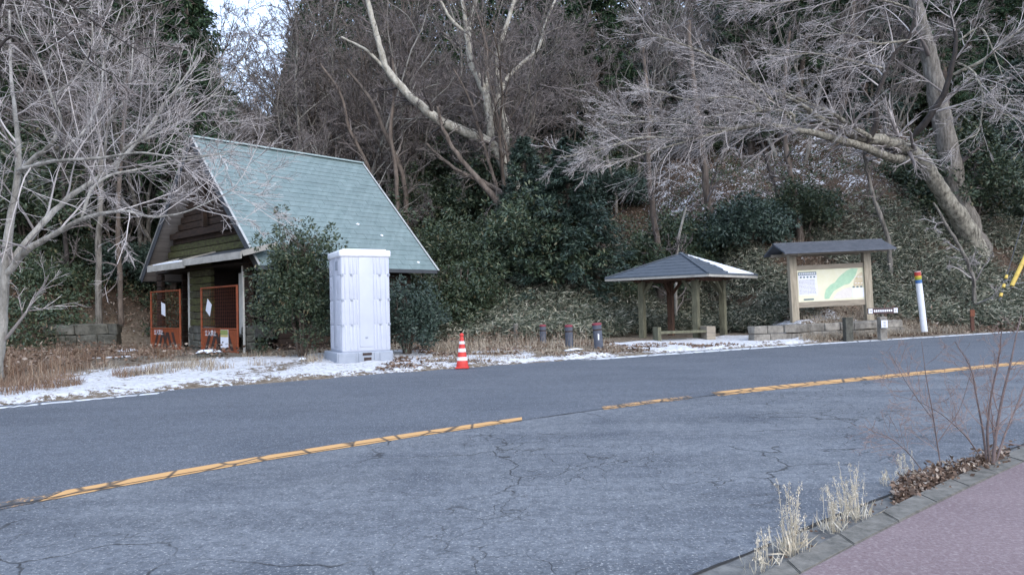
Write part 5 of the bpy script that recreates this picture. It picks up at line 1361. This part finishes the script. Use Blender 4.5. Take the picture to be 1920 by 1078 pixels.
# snow on the pavilion roof
a, b = None, None
best = None
for k in range(4):                                      # the face whose outward side points to +X and the camera
    nv = (PAVM.to_3x3() @ ((cor[k] + cor[(k + 1) % 4]) / 2)).normalized()
    sc_ = nv.x * .8 - nv.y * .6
    if best is None or sc_ > best[0]: best = (sc_, k)
kf = best[1]
A_, B_ = cor[kf], cor[(kf + 1) % 4]
if (PAVM @ A_).y > (PAVM @ B_).y: A_, B_ = B_, A_       # A_ = corner nearest the camera
mb = MB(); pr = random.Random(8); lo, hi = [], []
for i in range(15):
    f = i / 14; v = .93 * (1 - f) + .03 * f                 # runs down along the far hip
    uu = 1.0 - .03; wdt = .10 + .42 * f ** .7
    hi.append(A_.lerp(B_, .965).lerp(apex, v)); lo.append(A_.lerp(B_, max(.05, .965 - wdt + pr.uniform(-.05, .05))).lerp(apex, v))
mb.poly([p + Vector((0, 0, .024)) for p in hi + lo[::-1]], .03, (0, 0, 1)); o = mb.build('snow_patch', M['snow'])
o.matrix_world = PAVM; tag(o, 'long patch of snow lying on the pavilion roof', 'snow patch')

# ------------------------------------------------------------------ foreground: sapling, tufts, leaf pile
traced_tree('bare_sapling', 'leafless many-stemmed sapling growing from the kerb beside the pavement', 'sapling', [
    ([(1862, 868, 5.45, 8), (1866, 820, 5.45, 6), (1878, 750, 5.5, 5), (1893, 690, 5.5, 4), (1905, 630, 5.55, 2.8), (1915, 590, 5.6, 1.6)], .9),
    ([(1855, 866, 5.45, 6), (1850, 810, 5.4, 5), (1858, 740, 5.4, 4), (1872, 680, 5.35, 3), (1878, 620, 5.3, 1.8)], .9),
    ([(1850, 866, 5.5, 5), (1842, 800, 5.5, 4), (1830, 740, 5.5, 3), (1822, 690, 5.5, 2), (1790, 640, 5.5, 1.1)], .9),
    ([(1868, 866, 5.5, 5), (1885, 810, 5.6, 4), (1905, 765, 5.7, 3.4), (1930, 700, 5.8, 2.4), (1950, 640, 5.8, 1.2)], .9),
    ([(1765, 880, 5.3, 3), (1757, 830, 5.3, 2.6), (1748, 770, 5.25, 2.2), (1735, 700, 5.2, 1.6), (1728, 640, 5.2, .9)], .9),
    ([(1840, 858, 5.4, 3), (1810, 815, 5.3, 2.4), (1765, 775, 5.2, 1.8), (1720, 750, 5.1, 1.2), (1670, 740, 5, .8)], .9),
    ([(1735, 890, 5.1, 2.4), (1705, 850, 5.1, 2), (1670, 820, 5, 1.4), (1635, 808, 5, .8)], .9),
    ([(1750, 840, 5.3, 2), (1800, 770, 5.4, 1.5), (1820, 700, 5.4, 1)], .8),
    ([(1752, 790, 5.3, 1.6), (1700, 720, 5.2, 1.2), (1668, 660, 5.2, .7)], .8),
], simple('sapling_bark', (.17, .125, .115), (.10, .08, .075), 20, .8), twig_mat('sapling_twig', (.34, .25, .21), (.17, .12, .11)), 71, k1=14, k2=5, k3=3, k4=0, l1=.36, twig_r=.0008, up=.02, rs=.11, knob=.3, wb=.12, rsc=.44)
# give those fine stems real thinness
def tuft(px, py, n, h, label, lean=.22, spread=.035):
    p = G(px, py, .0)
    o = thing('dry_grass_tuft', label, 'grass tuft', (p.x, p.y, 0), 0, 'pale dry grass tufts in the gutter joint')
    az = rg.uniform(0, 6.28, n); ln = rg.uniform(.05, lean, n); hh = rg.uniform(.45, 1.1, n) * h
    P = np.zeros((n, 7, 3)); b0 = rg.normal(size=(n, 2)) * spread
    for i in range(7):
        f = i / 6; P[:, i, 0] = b0[:, 0] + np.cos(az) * ln * hh * f ** 1.4; P[:, i, 1] = b0[:, 1] + np.sin(az) * ln * hh * f ** 1.4; P[:, i, 2] = hh * f * (1 - .15 * ln)
    P[:, 1:-1] += rg.normal(size=(n, 5, 3)) * .003
    RR = np.linspace(.0018, .0009, 7)[None].repeat(n, 0)
    S, RS = spawn(rg, P, RR, 5, (.3, 1.), (20, 50), .18, 4, .15, .06, .8, .0007)
    tag(link('stems', tubes([(P, RR, 4), (S, RS, 3)], 'stems', M['straw_pale']), o), kind='stuff')
    E = np.concatenate([P[:, -1], S[:, -1], S[:, -2]]); k = 4; C = np.repeat(E, k, 0) + rg.normal(size=(len(E) * k, 3)) * np.array([.003, .003, .009])
    V, F = leaves(rg, C, .011, .35, 2.)
    tag(link('seed_heads', leaf_obj('seed_heads', V, F, M['straw_pale']), o), kind='stuff')
    C2 = np.zeros((n * 3, 3)); C2[:, :2] = rg.normal(size=(n * 3, 2)) * spread * 1.3; C2[:, 2] = .01
    dd = rg.normal(size=(n * 3, 3)) * .5 + np.array([0, 0, 1.2]); V, F = leaves(rg, C2, h * .35, .06, 1., dd)
    tag(link('blades', leaf_obj('blades', V, F, M['straw_pale']), o), kind='stuff')
    return o
tuft(1482, 1040, 20, .36, 'tallest pale dry grass tuft, second from the bottom edge of the road')
tuft(1562, 1000, 16, .28, 'pale dry grass tuft with seed heads halfway along the gutter joint')
tuft(1605, 975, 18, .32, 'spreading dry grass tuft nearest the heap of brown leaves')
tuft(1432, 1072, 9, .22, 'thin short dry grass tuft lowest on the gutter joint')
tuft(1668, 1000 - 90, 7, .12, 'tiny dry tuft at the tip of the heap of leaves', .6)
tuft(1700, 900, 8, .20, 'wispy tuft rising beside the heap of brown leaves', .4)
# leaf heap along the kerb
n = 4200
u = rg.uniform(0, 1, n); px_ = 1678 + (1890 - 1678) * u; py_ = 927 - (927 - 858) * u ** .9 + rg.normal(size=n) * (12 - 4 * u)
C = []
for a, b in zip(px_, py_):
    p = G(a, b, .03); C.append((p.x, p.y, abs(rg.normal()) * .035 + .01))
C = np.array(C)
V, F = leaves(rg, C, .036, .6, .7)
tag(link('leaf_heap', leaf_obj('leaf_heap', V, F, M['leaf_dry'])), 'heap of curled brown leaves caught along the kerb under the sapling', 'fallen leaves', None, 'stuff')
C = []
for _ in range(260):
    p = G(rg.uniform(1500, 1900), 0, 0) if False else None
    x = rg.uniform(1.3, 4.8); y = float(E_CURB_OUT(x)) + rg.uniform(-.05, .3) ; C.append((x, y, .012))
V, F = leaves(rg, np.array(C), .03, .5, .2)
tag(link('fallen_leaves', leaf_obj('fallen_leaves', V, F, M['leaf_dry'])), 'loose bits of leaf scattered in the gutter by the kerb', 'fallen leaves', None, 'stuff')
